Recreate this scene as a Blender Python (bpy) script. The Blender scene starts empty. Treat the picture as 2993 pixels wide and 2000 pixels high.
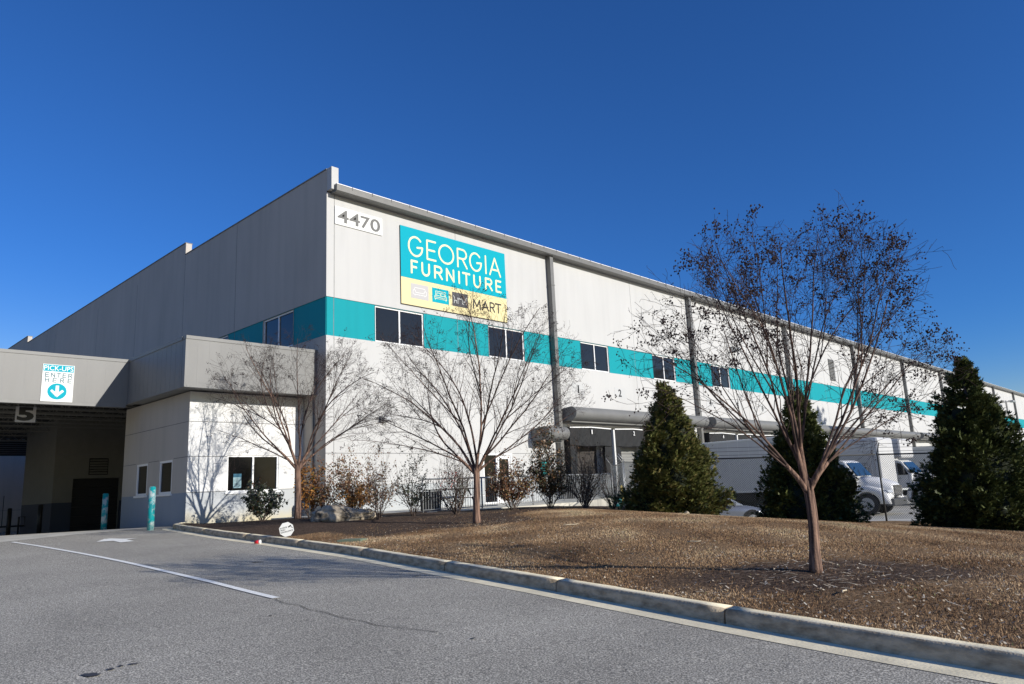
import bpy, bmesh, math, random
import numpy as np
from mathutils import Vector, Matrix

# ------------------------------------------------------------------ camera, sky, sun
S = bpy.context.scene
C = S.collection
cam = bpy.data.cameras.new('camera'); camo = bpy.data.objects.new('camera', cam); C.objects.link(camo)
RT = Vector((0.71766, 0.69487, -0.04599)); UP = Vector((0.16959, -0.11035, 0.97932)); FW = Vector((-0.67542, 0.71062, 0.19704))
camo.matrix_world = Matrix(((RT.x, UP.x, -FW.x, 24.64), (RT.y, UP.y, -FW.y, -15.292), (RT.z, UP.z, -FW.z, 1.6), (0, 0, 0, 1)))
cam.sensor_width = 36; cam.lens = 2126.4 / 2993 * 36; cam.clip_end = 6000; cam.clip_start = 0.1
S.camera = camo
SUN = Vector((1, 0.211, 0.365)).normalized()
elev = math.asin(SUN.z); az = math.atan2(SUN.x, SUN.y)
W = bpy.data.worlds.new('World'); S.world = W; W.use_nodes = True
nt = W.node_tree; bg = nt.nodes['Background']
sky = nt.nodes.new('ShaderNodeTexSky'); sky.sky_type = 'NISHITA'; sky.sun_disc = False
sky.sun_elevation = elev; sky.sun_rotation = az
sky.air_density = 1.0; sky.dust_density = 0.15; sky.ozone_density = 3.0; sky.altitude = 300
gam = nt.nodes.new('ShaderNodeGamma'); gam.inputs[1].default_value = 1.0   # deep, clear winter sky away from the sun
tint = nt.nodes.new('ShaderNodeVectorMath'); tint.operation = 'MULTIPLY'; tint.inputs[1].default_value = (0.30, 0.72, 1.33)
nt.links.new(sky.outputs[0], gam.inputs[0]); nt.links.new(gam.outputs[0], tint.inputs[0])
spr = nt.nodes.new('ShaderNodeSeparateColor'); nt.links.new(sky.outputs[0], spr.inputs[0])
mrr = nt.nodes.new('ShaderNodeMapRange'); mrr.interpolation_type = 'SMOOTHSTEP'; mrr.inputs[1].default_value = 1.5; mrr.inputs[2].default_value = 6.0; nt.links.new(spr.outputs[0], mrr.inputs[0])
mxs = nt.nodes.new('ShaderNodeMix'); mxs.data_type = 'RGBA'; nt.links.new(mrr.outputs[0], mxs.inputs[0]); nt.links.new(tint.outputs[0], mxs.inputs[6]); glow = nt.nodes.new('ShaderNodeVectorMath'); glow.operation = 'MULTIPLY'; glow.inputs[1].default_value = (1.65, 1.35, 0.95); nt.links.new(sky.outputs[0], glow.inputs[0]); nt.links.new(glow.outputs[0], mxs.inputs[7])   # pale glow round the sun, boosted and warmed to offset blue shade fill
nt.links.new(mxs.outputs[2], bg.inputs[0]); bg.inputs[1].default_value = 0.085
sl = bpy.data.lights.new('sun', 'SUN'); slo = bpy.data.objects.new('sun', sl); C.objects.link(slo)
sl.energy = 4.6; sl.angle = math.radians(0.5); sl.color = (1, 0.95, 0.87)
slo.rotation_euler = SUN.to_track_quat('Z', 'Y').to_euler(); slo.location = (40, 10, 40)
S.view_settings.view_transform = 'Standard'; S.view_settings.look = 'None'; S.view_settings.gamma = 1
S.view_settings.exposure = 0.25
S.cycles.max_bounces = 6

# ------------------------------------------------------------------ materials
def _n(t, ty, **k):
    n = t.nodes.new(ty)
    for a, b in k.items():
        if a.startswith('i_'): n.inputs[a[2:].replace('_', ' ')].default_value = b
        else: setattr(n, a, b)
    return n
def M(name, col, rough=0.7, metal=0.0, var=0.0, scale=4.0, stretch=None, bump=0.0, bscale=60.0, spec=0.4, col2=None, detail=5.0, lo=0.35, hi=0.65):
    """Principled material; colour wanders between col*(1-var) and col (or to col2) with noise in metres."""
    m = bpy.data.materials.new(name); m.use_nodes = True; t = m.node_tree
    b = t.nodes['Principled BSDF']; b.inputs['Base Color'].default_value = (*col, 1)
    b.inputs['Roughness'].default_value = rough; b.inputs['Metallic'].default_value = metal
    b.inputs['Specular IOR Level'].default_value = spec
    geo = _n(t, 'ShaderNodeNewGeometry')
    if var > 0 or col2:
        mp = _n(t, 'ShaderNodeMapping'); t.links.new(geo.outputs['Position'], mp.inputs[0])
        if stretch: mp.inputs['Scale'].default_value = stretch
        no = _n(t, 'ShaderNodeTexNoise'); no.inputs['Scale'].default_value = scale; no.inputs['Detail'].default_value = detail
        no.inputs['Roughness'].default_value = 0.6
        t.links.new(mp.outputs[0], no.inputs['Vector'])
        cr = _n(t, 'ShaderNodeValToRGB'); e = cr.color_ramp.elements
        e[0].position = lo; e[1].position = hi
        c2 = col2 or tuple(c * (1 - var) for c in col)
        e[0].color = (*c2, 1); e[1].color = (*col, 1)
        t.links.new(no.outputs[0], cr.inputs[0]); t.links.new(cr.outputs[0], b.inputs['Base Color'])
    if bump > 0:
        n2 = _n(t, 'ShaderNodeTexNoise'); n2.inputs['Scale'].default_value = bscale; n2.inputs['Detail'].default_value = 3
        t.links.new(geo.outputs['Position'], n2.inputs['Vector'])
        bp = _n(t, 'ShaderNodeBump'); bp.inputs['Strength'].default_value = bump; bp.inputs['Distance'].default_value = 0.01
        t.links.new(n2.outputs[0], bp.inputs['Height']); t.links.new(bp.outputs[0], b.inputs['Normal'])
    return m
def Mattr(name, stops, rough=0.8, spec=0.2, trans=0.0):
    """colour from the per-face float attribute 'rnd' through a ramp"""
    m = bpy.data.materials.new(name); m.use_nodes = True; t = m.node_tree
    b = t.nodes['Principled BSDF']; b.inputs['Roughness'].default_value = rough; b.inputs['Specular IOR Level'].default_value = spec
    a = _n(t, 'ShaderNodeAttribute', attribute_name='rnd')
    cr = _n(t, 'ShaderNodeValToRGB'); e = cr.color_ramp.elements
    while len(e) < len(stops): e.new(0.5)
    for i, (p, c) in enumerate(stops): e[i].position = p; e[i].color = (*c, 1)
    t.links.new(a.outputs['Fac'], cr.inputs[0]); t.links.new(cr.outputs[0], b.inputs['Base Color'])
    return m

def wall_paint(name, col, dirt=0.1, bottom=None):
    """painted tilt-up concrete: faint vertical run marks, broad blotches, optional tan splash stain near the ground"""
    m = bpy.data.materials.new(name); m.use_nodes = True; t = m.node_tree
    b = t.nodes['Principled BSDF']; b.inputs['Roughness'].default_value = 0.75; b.inputs['Specular IOR Level'].default_value = 0.25
    geo = _n(t, 'ShaderNodeNewGeometry')
    outs = []
    for sc, st, lo, hi, k in ((2.2, (1, 1, 0.10), 0.45, 0.85, dirt), (0.32, (1, 1, 0.6), 0.4, 0.75, dirt * 0.8), (9, (1, 1, 0.4), 0.5, 0.9, dirt * 0.25)):
        mp = _n(t, 'ShaderNodeMapping'); mp.inputs['Scale'].default_value = st; t.links.new(geo.outputs['Position'], mp.inputs[0])
        no = _n(t, 'ShaderNodeTexNoise'); no.inputs['Scale'].default_value = sc; no.inputs['Detail'].default_value = 6
        t.links.new(mp.outputs[0], no.inputs['Vector'])
        mr = _n(t, 'ShaderNodeMapRange'); mr.inputs[1].default_value = lo; mr.inputs[2].default_value = hi; mr.inputs[3].default_value = 1; mr.inputs[4].default_value = 1 - k
        t.links.new(no.outputs[0], mr.inputs[0]); outs.append(mr)
    m1 = _n(t, 'ShaderNodeMath', operation='MULTIPLY'); t.links.new(outs[0].outputs[0], m1.inputs[0]); t.links.new(outs[1].outputs[0], m1.inputs[1])
    m2 = _n(t, 'ShaderNodeMath', operation='MULTIPLY'); t.links.new(m1.outputs[0], m2.inputs[0]); t.links.new(outs[2].outputs[0], m2.inputs[1])
    vm = _n(t, 'ShaderNodeVectorMath', operation='SCALE'); vm.inputs[0].default_value = col
    t.links.new(m2.outputs[0], vm.inputs['Scale'])
    last = vm.outputs[0]
    if bottom:
        sp = _n(t, 'ShaderNodeSeparateXYZ'); t.links.new(geo.outputs['Position'], sp.inputs[0])
        no = _n(t, 'ShaderNodeTexNoise'); no.inputs['Scale'].default_value = 1.6; no.inputs['Detail'].default_value = 5; t.links.new(geo.outputs['Position'], no.inputs['Vector'])
        ad = _n(t, 'ShaderNodeMath', operation='MULTIPLY_ADD'); ad.inputs[1].default_value = -0.9; t.links.new(no.outputs[0], ad.inputs[0]); t.links.new(sp.outputs[2], ad.inputs[2])
        mr = _n(t, 'ShaderNodeMapRange'); mr.inputs[1].default_value = bottom[0]; mr.inputs[2].default_value = bottom[1]; mr.inputs[3].default_value = 0.85; mr.inputs[4].default_value = 0
        t.links.new(ad.outputs[0], mr.inputs[0])
        mx = _n(t, 'ShaderNodeMix', data_type='RGBA'); t.links.new(mr.outputs[0], mx.inputs[0]); t.links.new(last, mx.inputs[6]); mx.inputs[7].default_value = (0.55, 0.48, 0.30, 1)
        last = mx.outputs[2]
    t.links.new(last, b.inputs['Base Color'])
    n2 = _n(t, 'ShaderNodeTexNoise'); n2.inputs['Scale'].default_value = 45; n2.inputs['Detail'].default_value = 4
    t.links.new(geo.outputs['Position'], n2.inputs['Vector'])
    bp = _n(t, 'ShaderNodeBump'); bp.inputs['Strength'].default_value = 0.25; bp.inputs['Distance'].default_value = 0.01
    t.links.new(n2.outputs[0], bp.inputs['Height']); t.links.new(bp.outputs[0], b.inputs['Normal'])
    return m

m_wall = wall_paint('white_tilt_wall_paint', (0.49, 0.49, 0.48), 0.08)
m_base = wall_paint('pale_grey_base_paint', (0.42, 0.44, 0.44), 0.10)
m_awall = wall_paint('white_annex_paint', (0.68, 0.68, 0.665), 0.05)
m_abase = wall_paint('grey_annex_base_paint', (0.44, 0.46, 0.47), 0.08, bottom=(0.35, 0.95))
m_lwall = wall_paint('shade_toned_wall_paint', (0.47, 0.43, 0.38), 0.13)  # white walls on the shaded sides, shade tone mixed into the paint
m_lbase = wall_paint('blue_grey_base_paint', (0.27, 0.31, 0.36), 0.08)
m_teal = wall_paint('teal_band_paint', (0.0, 0.27, 0.31), 0.10)
m_joint = M('joint_sealant', (0.22, 0.22, 0.215), 0.9, var=0.3, scale=3)
m_grey = M('grey_metal_cladding', (0.180, 0.180, 0.174), 0.5, 0.0, var=0.10, scale=1.5, stretch=(1, 1, 0.3), spec=0.4)
m_greyd = M('grey_trim_metal', (0.19, 0.19, 0.185), 0.5, 0.0, var=0.15, scale=2, spec=0.4)
m_canopy = M('dock_canopy_metal', (0.17, 0.17, 0.165), 0.5, var=0.12, scale=1.2, spec=0.3)
m_gutter = M('gutter_metal', (0.17, 0.168, 0.16), 0.45, 0.1, var=0.12, scale=3)
m_white = M('white_aluminium', (0.78, 0.78, 0.77), 0.4)
m_whited = M('white_sheet_metal', (0.62, 0.62, 0.60), 0.5, var=0.08, scale=2)
m_glass = M('dark_window_glass', (0.014, 0.015, 0.017), 0.05, spec=0.5)
m_glassk = M('black_window_glass', (0.004, 0.004, 0.005), 0.12, spec=0.25)
m_blind = M('glass_with_blinds', (0.020, 0.017, 0.014), 0.4, var=0.7, scale=9, stretch=(1, 1, 6), spec=0.08)
m_black = M('black_rubber', (0.012, 0.012, 0.012), 0.8)
m_blackp = M('black_painted_metal', (0.02, 0.02, 0.021), 0.5)
m_tarp = M('black_dock_vinyl', (0.014, 0.015, 0.016), 0.8, var=0.3, scale=3)
m_inner = M('shade_darkened_inner_paint', (0.20, 0.195, 0.175), 0.85, var=0.1, scale=2)  # white lane walls, darkened in colour for the canopy's shade
m_innerb = M('shade_darkened_inner_base_paint', (0.05, 0.06, 0.085), 0.85)  # base band of the same walls, canopy shade put into the colour
m_steel = M('galvanised_steel', (0.42, 0.43, 0.43), 0.45, 0.6, var=0.15, scale=8)
m_railm = M('weathered_grey_rail', (0.30, 0.31, 0.31), 0.5, 0.4)
m_joist = M('primer_grey_joist', (0.20, 0.195, 0.18), 0.7)
m_deck = M('dark_roof_deck', (0.06, 0.06, 0.06), 0.8)
m_conc = M('concrete', (0.62, 0.59, 0.50), 0.85, var=0.28, scale=1.3, bump=0.4, bscale=40)
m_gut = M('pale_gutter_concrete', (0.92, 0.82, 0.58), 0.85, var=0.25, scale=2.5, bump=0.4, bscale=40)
m_kerb = M('shaded_kerb_face_concrete', (0.52, 0.42, 0.29), 0.9, col2=(0.20, 0.155, 0.10), scale=5.0, stretch=(1, 1, 2.5), detail=8, lo=0.3, hi=0.6, bump=1.0, bscale=22)
m_yard = M('yard_concrete', (0.50, 0.48, 0.42), 0.85, var=0.25, scale=0.5)
m_line = M('road_line_paint', (0.95, 0.94, 0.86), 0.7, col2=(0.42, 0.41, 0.37), scale=26, detail=6, lo=0.30, hi=0.42)
m_tealp = M('worn_teal_bollard_paint', (0.0, 0.27, 0.29), 0.55, col2=(0.42, 0.48, 0.47), scale=5.0, detail=8, lo=0.42, hi=0.54)
m_yel = M('yellow_paint', (0.75, 0.52, 0.03), 0.5)
m_rock = M('weathered_boulder', (0.48, 0.41, 0.31), 0.95, col2=(0.09, 0.075, 0.055), scale=3.2, detail=10, lo=0.38, hi=0.62, bump=1.0, bscale=14)
m_bark = M('crepe_bark', (0.30, 0.185, 0.13), 0.9, col2=(0.06, 0.034, 0.026), scale=9, stretch=(3.5, 3.5, 0.18), detail=8, lo=0.42, hi=0.64, bump=0.8, bscale=40)
m_limb = M('limb_bark', (0.17, 0.105, 0.078), 0.9, col2=(0.035, 0.021, 0.019), scale=5, detail=8, lo=0.42, hi=0.70)
m_twig = M('dark_twigs', (0.06, 0.038, 0.032), 0.9, col2=(0.020, 0.013, 0.014), scale=2.5)
m_pod = M('seed_pods', (0.030, 0.017, 0.018), 0.9)
m_stem = M('shrub_stems', (0.13, 0.095, 0.075), 0.9, col2=(0.05, 0.035, 0.03), scale=6)
m_chrome = M('bright_metal', (0.6, 0.6, 0.6), 0.2, 0.9)
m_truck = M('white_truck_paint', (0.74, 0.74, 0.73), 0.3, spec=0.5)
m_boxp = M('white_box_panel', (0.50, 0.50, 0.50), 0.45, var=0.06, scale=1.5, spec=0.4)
m_bump = M('grey_bumper_plastic', (0.06, 0.062, 0.065), 0.5)
m_wind = M('windscreen_glass', (0.02, 0.05, 0.09), 0.05, spec=0.9)
m_lamp = M('headlight_lens', (0.55, 0.57, 0.58), 0.1, spec=0.8)
m_car = M('silver_grey_car_paint', (0.24, 0.26, 0.30), 0.25, 0.5, spec=0.5)
m_sign_t = M('sign_teal', (0.0, 0.33, 0.42), 0.6, spec=0.1)
m_sign_y = M('sign_pale_yellow', (0.66, 0.57, 0.30), 0.5)
m_ltr_y = M('sign_cream_letters', (0.72, 0.69, 0.42), 0.5)
m_sign_w = M('sign_white', (0.66, 0.67, 0.65), 0.5)
m_door1 = M('shade_dark_dock_door', (0.045, 0.038, 0.033), 0.7, var=0.3, scale=2)  # shade of the dock opening put into the door colour
m_door2 = M('shade_grey_dock_door', (0.24, 0.24, 0.23), 0.6, var=0.15, scale=2)  # white door panels greyed in colour for the dock's shade
m_numbg = M('number_square_paint', (0.46, 0.465, 0.46), 0.7)
m_sign_g = M('sign_grey', (0.42, 0.41, 0.41), 0.5)
m_sign_k = M('sign_charcoal', (0.05, 0.05, 0.055), 0.5)
m_letter = M('letter_grey', (0.11, 0.11, 0.105), 0.5)
m_black_l = M('letter_black', (0.015, 0.015, 0.015), 0.5)
m_red = M('red_cup_plastic', (0.55, 0.02, 0.03), 0.4)
m_paper = M('paper_notice', (0.25, 0.38, 0.42), 0.7)
m_green = M('green_valve_cover', (0.16, 0.20, 0.14), 0.7)

# asphalt: fine aggregate speckle, broad tone changes
def asphalt():
    m = bpy.data.materials.new('asphalt'); m.use_nodes = True; t = m.node_tree
    b = t.nodes['Principled BSDF']; b.inputs['Roughness'].default_value = 0.88; b.inputs['Specular IOR Level'].default_value = 0.3
    geo = _n(t, 'ShaderNodeNewGeometry')
    vo = _n(t, 'ShaderNodeTexVoronoi'); vo.inputs['Scale'].default_value = 75; t.links.new(geo.outputs['Position'], vo.inputs['Vector'])
    n1 = _n(t, 'ShaderNodeTexNoise'); n1.inputs['Scale'].default_value = 66; n1.inputs['Detail'].default_value = 3; n1.inputs['Roughness'].default_value = 0.75; t.links.new(geo.outputs['Position'], n1.inputs['Vector'])
    n2 = _n(t, 'ShaderNodeTexNoise'); n2.inputs['Scale'].default_value = 0.5; n2.inputs['Detail'].default_value = 6; t.links.new(geo.outputs['Position'], n2.inputs['Vector'])
    c1 = _n(t, 'ShaderNodeValToRGB'); e = c1.color_ramp.elements
    e[0].position = 0.38; e[0].color = (0.11, 0.105, 0.092, 1); e[1].position = 0.64; e[1].color = (0.76, 0.705, 0.58, 1)
    e2 = e.new(0.52); e2.color = (0.345, 0.322, 0.27, 1)
    t.links.new(n1.outputs[0], c1.inputs[0])
    sep = _n(t, 'ShaderNodeSeparateColor'); t.links.new(vo.outputs['Color'], sep.inputs[0])
    mr = _n(t, 'ShaderNodeMapRange'); mr.inputs[3].default_value = 0.80; mr.inputs[4].default_value = 1.20; t.links.new(sep.outputs[0], mr.inputs[0])
    mr2 = _n(t, 'ShaderNodeMapRange'); mr2.inputs[1].default_value = 0.3; mr2.inputs[2].default_value = 0.7; mr2.inputs[3].default_value = 0.86; mr2.inputs[4].default_value = 1.12; t.links.new(n2.outputs[0], mr2.inputs[0])
    mm = _n(t, 'ShaderNodeMath', operation='MULTIPLY'); t.links.new(mr.outputs[0], mm.inputs[0]); t.links.new(mr2.outputs[0], mm.inputs[1])
    vm = _n(t, 'ShaderNodeVectorMath', operation='SCALE'); t.links.new(c1.outputs[0], vm.inputs[0]); t.links.new(mm.outputs[0], vm.inputs['Scale'])
    t.links.new(vm.outputs[0], b.inputs['Base Color'])
    bp = _n(t, 'ShaderNodeBump'); bp.inputs['Strength'].default_value = 0.6; bp.inputs['Distance'].default_value = 0.006
    t.links.new(n1.outputs[0], bp.inputs['Height']); t.links.new(bp.outputs[0], b.inputs['Normal'])
    return m
m_asph = asphalt()

def soil():
    """lawn floor: dormant turf thatch, dark mulch where attribute 'mulch' is 1"""
    m = bpy.data.materials.new('turf_thatch_and_mulch'); m.use_nodes = True; t = m.node_tree
    b = t.nodes['Principled BSDF']; b.inputs['Roughness'].default_value = 0.95; b.inputs['Specular IOR Level'].default_value = 0.1
    geo = _n(t, 'ShaderNodeNewGeometry')
    n1 = _n(t, 'ShaderNodeTexNoise'); n1.inputs['Scale'].default_value = 22; n1.inputs['Detail'].default_value = 6; n1.inputs['Roughness'].default_value = 0.7; t.links.new(geo.outputs['Position'], n1.inputs['Vector'])
    c1 = _n(t, 'ShaderNodeValToRGB'); e = c1.color_ramp.elements
    e[0].position = 0.35; e[0].color = (0.06, 0.035, 0.02, 1); e[1].position = 0.65; e[1].color = (0.34, 0.225, 0.125, 1)
    c2 = _n(t, 'ShaderNodeValToRGB'); e = c2.color_ramp.elements
    e[0].position = 0.38; e[0].color = (0.022, 0.015, 0.011, 1); e[1].position = 0.68; e[1].color = (0.16, 0.11, 0.08, 1)
    t.links.new(n1.outputs[0], c1.inputs[0]); t.links.new(n1.outputs[0], c2.inputs[0])
    a = _n(t, 'ShaderNodeAttribute', attribute_name='mulch')
    mx = _n(t, 'ShaderNodeMix', data_type='RGBA'); t.links.new(a.outputs['Fac'], mx.inputs[0]); t.links.new(c1.outputs[0], mx.inputs[6]); t.links.new(c2.outputs[0], mx.inputs[7])
    t.links.new(mx.outputs[2], b.inputs['Base Color'])
    bp = _n(t, 'ShaderNodeBump'); bp.inputs['Strength'].default_value = 1.0; bp.inputs['Distance'].default_value = 0.03
    t.links.new(n1.outputs[0], bp.inputs['Height']); t.links.new(bp.outputs[0], b.inputs['Normal'])
    return m
m_soil = soil()
m_grass = Mattr('dormant_grass', [(0.0, (0.10, 0.055, 0.030)), (0.35, (0.27, 0.165, 0.088)), (0.7, (0.44, 0.300, 0.172)), (0.93, (0.66, 0.52, 0.34)), (1.0, (0.22, 0.24, 0.09))])
m_litter = Mattr('bark_litter', [(0.0, (0.22, 0.15, 0.10)), (0.6, (0.55, 0.46, 0.33)), (1.0, (0.75, 0.68, 0.55))])
m_leafb = Mattr('russet_leaves', [(0.0, (0.05, 0.018, 0.012)), (0.45, (0.16, 0.07, 0.035)), (0.75, (0.26, 0.14, 0.06)), (0.9, (0.07, 0.08, 0.02)), (1.0, (0.42, 0.28, 0.14))], rough=0.5, spec=0.4)
m_leafo = Mattr('orange_brown_leaves', [(0.0, (0.10, 0.035, 0.012)), (0.5, (0.28, 0.12, 0.03)), (0.85, (0.40, 0.20, 0.05)), (1.0, (0.10, 0.10, 0.02))], rough=0.55)
m_leafg = Mattr('dark_green_leaves', [(0.0, (0.010, 0.016, 0.010)), (0.5, (0.028, 0.042, 0.024)), (0.85, (0.06, 0.08, 0.04)), (1.0, (0.14, 0.07, 0.04))], rough=0.35, spec=0.6)
m_leafm = Mattr('mixed_green_brown_leaves', [(0.0, (0.02, 0.024, 0.012)), (0.4, (0.05, 0.06, 0.022)), (0.7, (0.15, 0.075, 0.03)), (0.95, (0.24, 0.13, 0.06)), (1.0, (0.34, 0.22, 0.12))], rough=0.5, spec=0.4)
m_leafr = Mattr('red_leaves', [(0.0, (0.25, 0.02, 0.02)), (1.0, (0.5, 0.08, 0.05))], rough=0.5)
m_con = Mattr('conifer_sprays', [(0.0, (0.022, 0.030, 0.010)), (0.45, (0.060, 0.078, 0.022)), (0.85, (0.13, 0.14, 0.038)), (1.0, (0.24, 0.18, 0.07))], rough=0.6, spec=0.3)
m_conk = M('conifer_dark_core', (0.016, 0.021, 0.010), 0.95)
m_pine = Mattr('pine_needles', [(0.0, (0.015, 0.03, 0.012)), (1.0, (0.06, 0.10, 0.035))], rough=0.6)

# ------------------------------------------------------------------ object helpers
def tag(o, label=None, cat=None, group=None, kind=None):
    if label: o['label'] = label
    if cat: o['category'] = cat
    if group: o['group'] = group
    if kind: o['kind'] = kind
    return o
def thing(name, label, cat, loc=(0, 0, 0), group=None, rz=0.0):
    o = bpy.data.objects.new(name, None); C.objects.link(o); o.location = loc; o.rotation_euler = (0, 0, rz)
    o.empty_display_size = 0.3
    return tag(o, label, cat, group)
class MB:
    def __init__(s): s.v = []; s.f = []; s.m = []; s.sm = []
    def quad(s, a, b, c, d, mi=0): i = len(s.v); s.v += [tuple(a), tuple(b), tuple(c), tuple(d)]; s.f.append((i, i+1, i+2, i+3)); s.m.append(mi); s.sm.append(False)
    def poly(s, pts, mi=0): i = len(s.v); s.v += [tuple(p) for p in pts]; s.f.append(tuple(range(i, i+len(pts)))); s.m.append(mi); s.sm.append(False)
    def box(s, x0, x1, y0, y1, z0, z1, mi=0):
        i = len(s.v); s.v += [(x0,y0,z0),(x1,y0,z0),(x1,y1,z0),(x0,y1,z0),(x0,y0,z1),(x1,y0,z1),(x1,y1,z1),(x0,y1,z1)]
        for q in ((0,3,2,1),(4,5,6,7),(0,1,5,4),(1,2,6,5),(2,3,7,6),(3,0,4,7)): s.f.append(tuple(i+k for k in q)); s.m.append(mi); s.sm.append(False)
    def prism(s, prof, a, b, fn, mi=0, smooth=False):
        """extrude closed profile [(p,q)] from a to b; fn(p,q,t)->xyz"""
        i = len(s.v); n = len(prof)
        s.v += [fn(p, q, a) for p, q in prof] + [fn(p, q, b) for p, q in prof]
        for k in range(n): s.f.append((i+k, i+(k+1) % n, i+n+(k+1) % n, i+n+k)); s.m.append(mi); s.sm.append(smooth)
        j = len(s.v); s.v += list(s.v[i:i+2*n])      # caps get their own vertices so the roll shades smooth and the ends stay flat
        s.f.append(tuple(j+n-1-k for k in range(n))); s.m.append(mi); s.sm.append(False)
        s.f.append(tuple(j+n+k for k in range(n))); s.m.append(mi); s.sm.append(False)
    def tube(s, pts, rad, n=6, mi=0, cap=True, smooth=True):
        pts = [Vector(p) for p in pts]; rad = rad if hasattr(rad, '__len__') else [rad] * len(pts)
        i0 = len(s.v); up = None
        for k, p in enumerate(pts):
            d = (pts[min(k+1, len(pts)-1)] - pts[max(k-1, 0)])
            d = d.normalized() if d.length > 1e-9 else Vector((0, 0, 1))
            if up is None: up = Vector((0, 0, 1)) if abs(d.z) < 0.9 else Vector((1, 0, 0))
            a = d.cross(up); a = a.normalized() if a.length > 1e-6 else Vector((1, 0, 0)); b = d.cross(a); up = -b
            for j in range(n):
                t = 2 * math.pi * j / n; q = p + (a * math.cos(t) + b * math.sin(t)) * rad[k]; s.v.append((q.x, q.y, q.z))
        for k in range(len(pts)-1):
            for j in range(n):
                a_ = i0+k*n+j; b_ = i0+k*n+(j+1) % n
                s.f.append((a_, b_, b_+n, a_+n)); s.m.append(mi); s.sm.append(smooth)
        if cap:
            s.f.append(tuple(i0+n-1-j for j in range(n))); s.m.append(mi); s.sm.append(False)
            e = i0+(len(pts)-1)*n; s.f.append(tuple(e+j for j in range(n))); s.m.append(mi); s.sm.append(False)
    def build(s, name, mats, parent=None, loc=None, bevel=0.0, fixn=False):
        me = bpy.data.meshes.new(name); me.from_pydata(s.v, [], s.f)
        mats = mats if isinstance(mats, (list, tuple)) else [mats]
        for m in mats: me.materials.append(m)
        me.polygons.foreach_set('material_index', s.m); me.polygons.foreach_set('use_smooth', s.sm)
        if fixn or bevel:
            bm = bmesh.new(); bm.from_mesh(me); bmesh.ops.remove_doubles(bm, verts=bm.verts, dist=1e-5); bmesh.ops.recalc_face_normals(bm, faces=bm.faces); bm.to_mesh(me); bm.free()
        me.update()
        o = bpy.data.objects.new(name, me); C.objects.link(o)
        if parent: o.parent = parent
        if loc: o.location = loc
        if bevel:
            md = o.modifiers.new('bevel', 'BEVEL'); md.width = bevel; md.segments = 2; md.limit_method = 'ANGLE'
        return o
def npmesh(name, verts, faces, mat, parent=None, attr=None, k=3):
    """fast mesh from numpy: verts (N,3), faces (F,k)"""
    me = bpy.data.meshes.new(name); nv, nf = len(verts), len(faces)
    me.vertices.add(nv); me.vertices.foreach_set('co', np.ascontiguousarray(verts, np.float32).ravel())
    me.loops.add(nf * k); me.loops.foreach_set('vertex_index', np.ascontiguousarray(faces, np.int32).ravel())
    me.polygons.add(nf); me.polygons.foreach_set('loop_start', np.arange(0, nf * k, k, dtype=np.int32))
    me.polygons.foreach_set('loop_total', np.full(nf, k, np.int32))
    me.update(calc_edges=True); me.validate()
    if attr is not None:
        a = me.attributes.new('rnd', 'FLOAT', 'FACE'); a.data.foreach_set('value', np.ascontiguousarray(attr, np.float32))
    me.materials.append(mat)
    o = bpy.data.objects.new(name, me); C.objects.link(o)
    if parent: o.parent = parent
    return o
def struct(o): o['kind'] = 'structure'; return o
def copy_tree(o, parent=None):
    c = o.copy(); C.objects.link(c)
    if parent: c.parent = parent
    for ch in list(o.children): copy_tree(ch, c)
    return c

# wall-plane frames: fn(u, v, n) -> xyz
FX = lambda x0: (lambda u, v, n: (x0 + n, u, v))        # faces +X, u runs along +Y
FY = lambda y0: (lambda u, v, n: (u, y0 - n, v))        # faces -Y, u runs along +X
def rbox(mb, fn, u0, u1, v0, v1, n0, n1, mi=0):
    p = [fn(u0,v0,n0), fn(u1,v0,n0), fn(u1,v1,n0), fn(u0,v1,n0), fn(u0,v0,n1), fn(u1,v0,n1), fn(u1,v1,n1), fn(u0,v1,n1)]
    i = len(mb.v); mb.v += p
    for q in ((0,3,2,1),(4,5,6,7),(0,1,5,4),(1,2,6,5),(2,3,7,6),(3,0,4,7)): mb.f.append(tuple(i+k for k in q)); mb.m.append(mi); mb.sm.append(False)

def text_mesh(body, rect, fn, depth, name, mat, parent, off=0.0, keep=False, n0=0.0, shear=0.0, flip=False):
    cu = bpy.data.curves.new('t', 'FONT'); cu.body = body; cu.size = 1; cu.extrude = 0.5; cu.offset = off; cu.resolution_u = 3
    ob = bpy.data.objects.new('t', cu); C.objects.link(ob)
    dg = bpy.context.evaluated_depsgraph_get(); me = bpy.data.meshes.new_from_object(ob.evaluated_get(dg))
    bpy.data.objects.remove(ob); bpy.data.curves.remove(cu)
    n = len(me.vertices); co = np.empty(n * 3, np.float32); me.vertices.foreach_get('co', co); co = co.reshape(-1, 3)
    x0, y0 = co[:, 0].min(), co[:, 1].min(); x1, y1 = co[:, 0].max(), co[:, 1].max()
    u0, v0, u1, v1 = rect
    out = []
    for a in co:
        fu = (a[0]-x0)/(x1-x0); fv = (a[1]-y0)/(y1-y0)
        out.append(fn(u0+fu*(u1-u0), v0+fv*(v1-v0), n0 + (a[2]+0.5)*depth))
    me.vertices.foreach_set('co', np.array(out, np.float32).ravel()); me.update()
    me.name = name; me.materials.clear(); me.materials.append(mat)
    o = bpy.data.objects.new(name, me); C.objects.link(o)
    if parent: o.parent = parent
    return o

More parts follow.
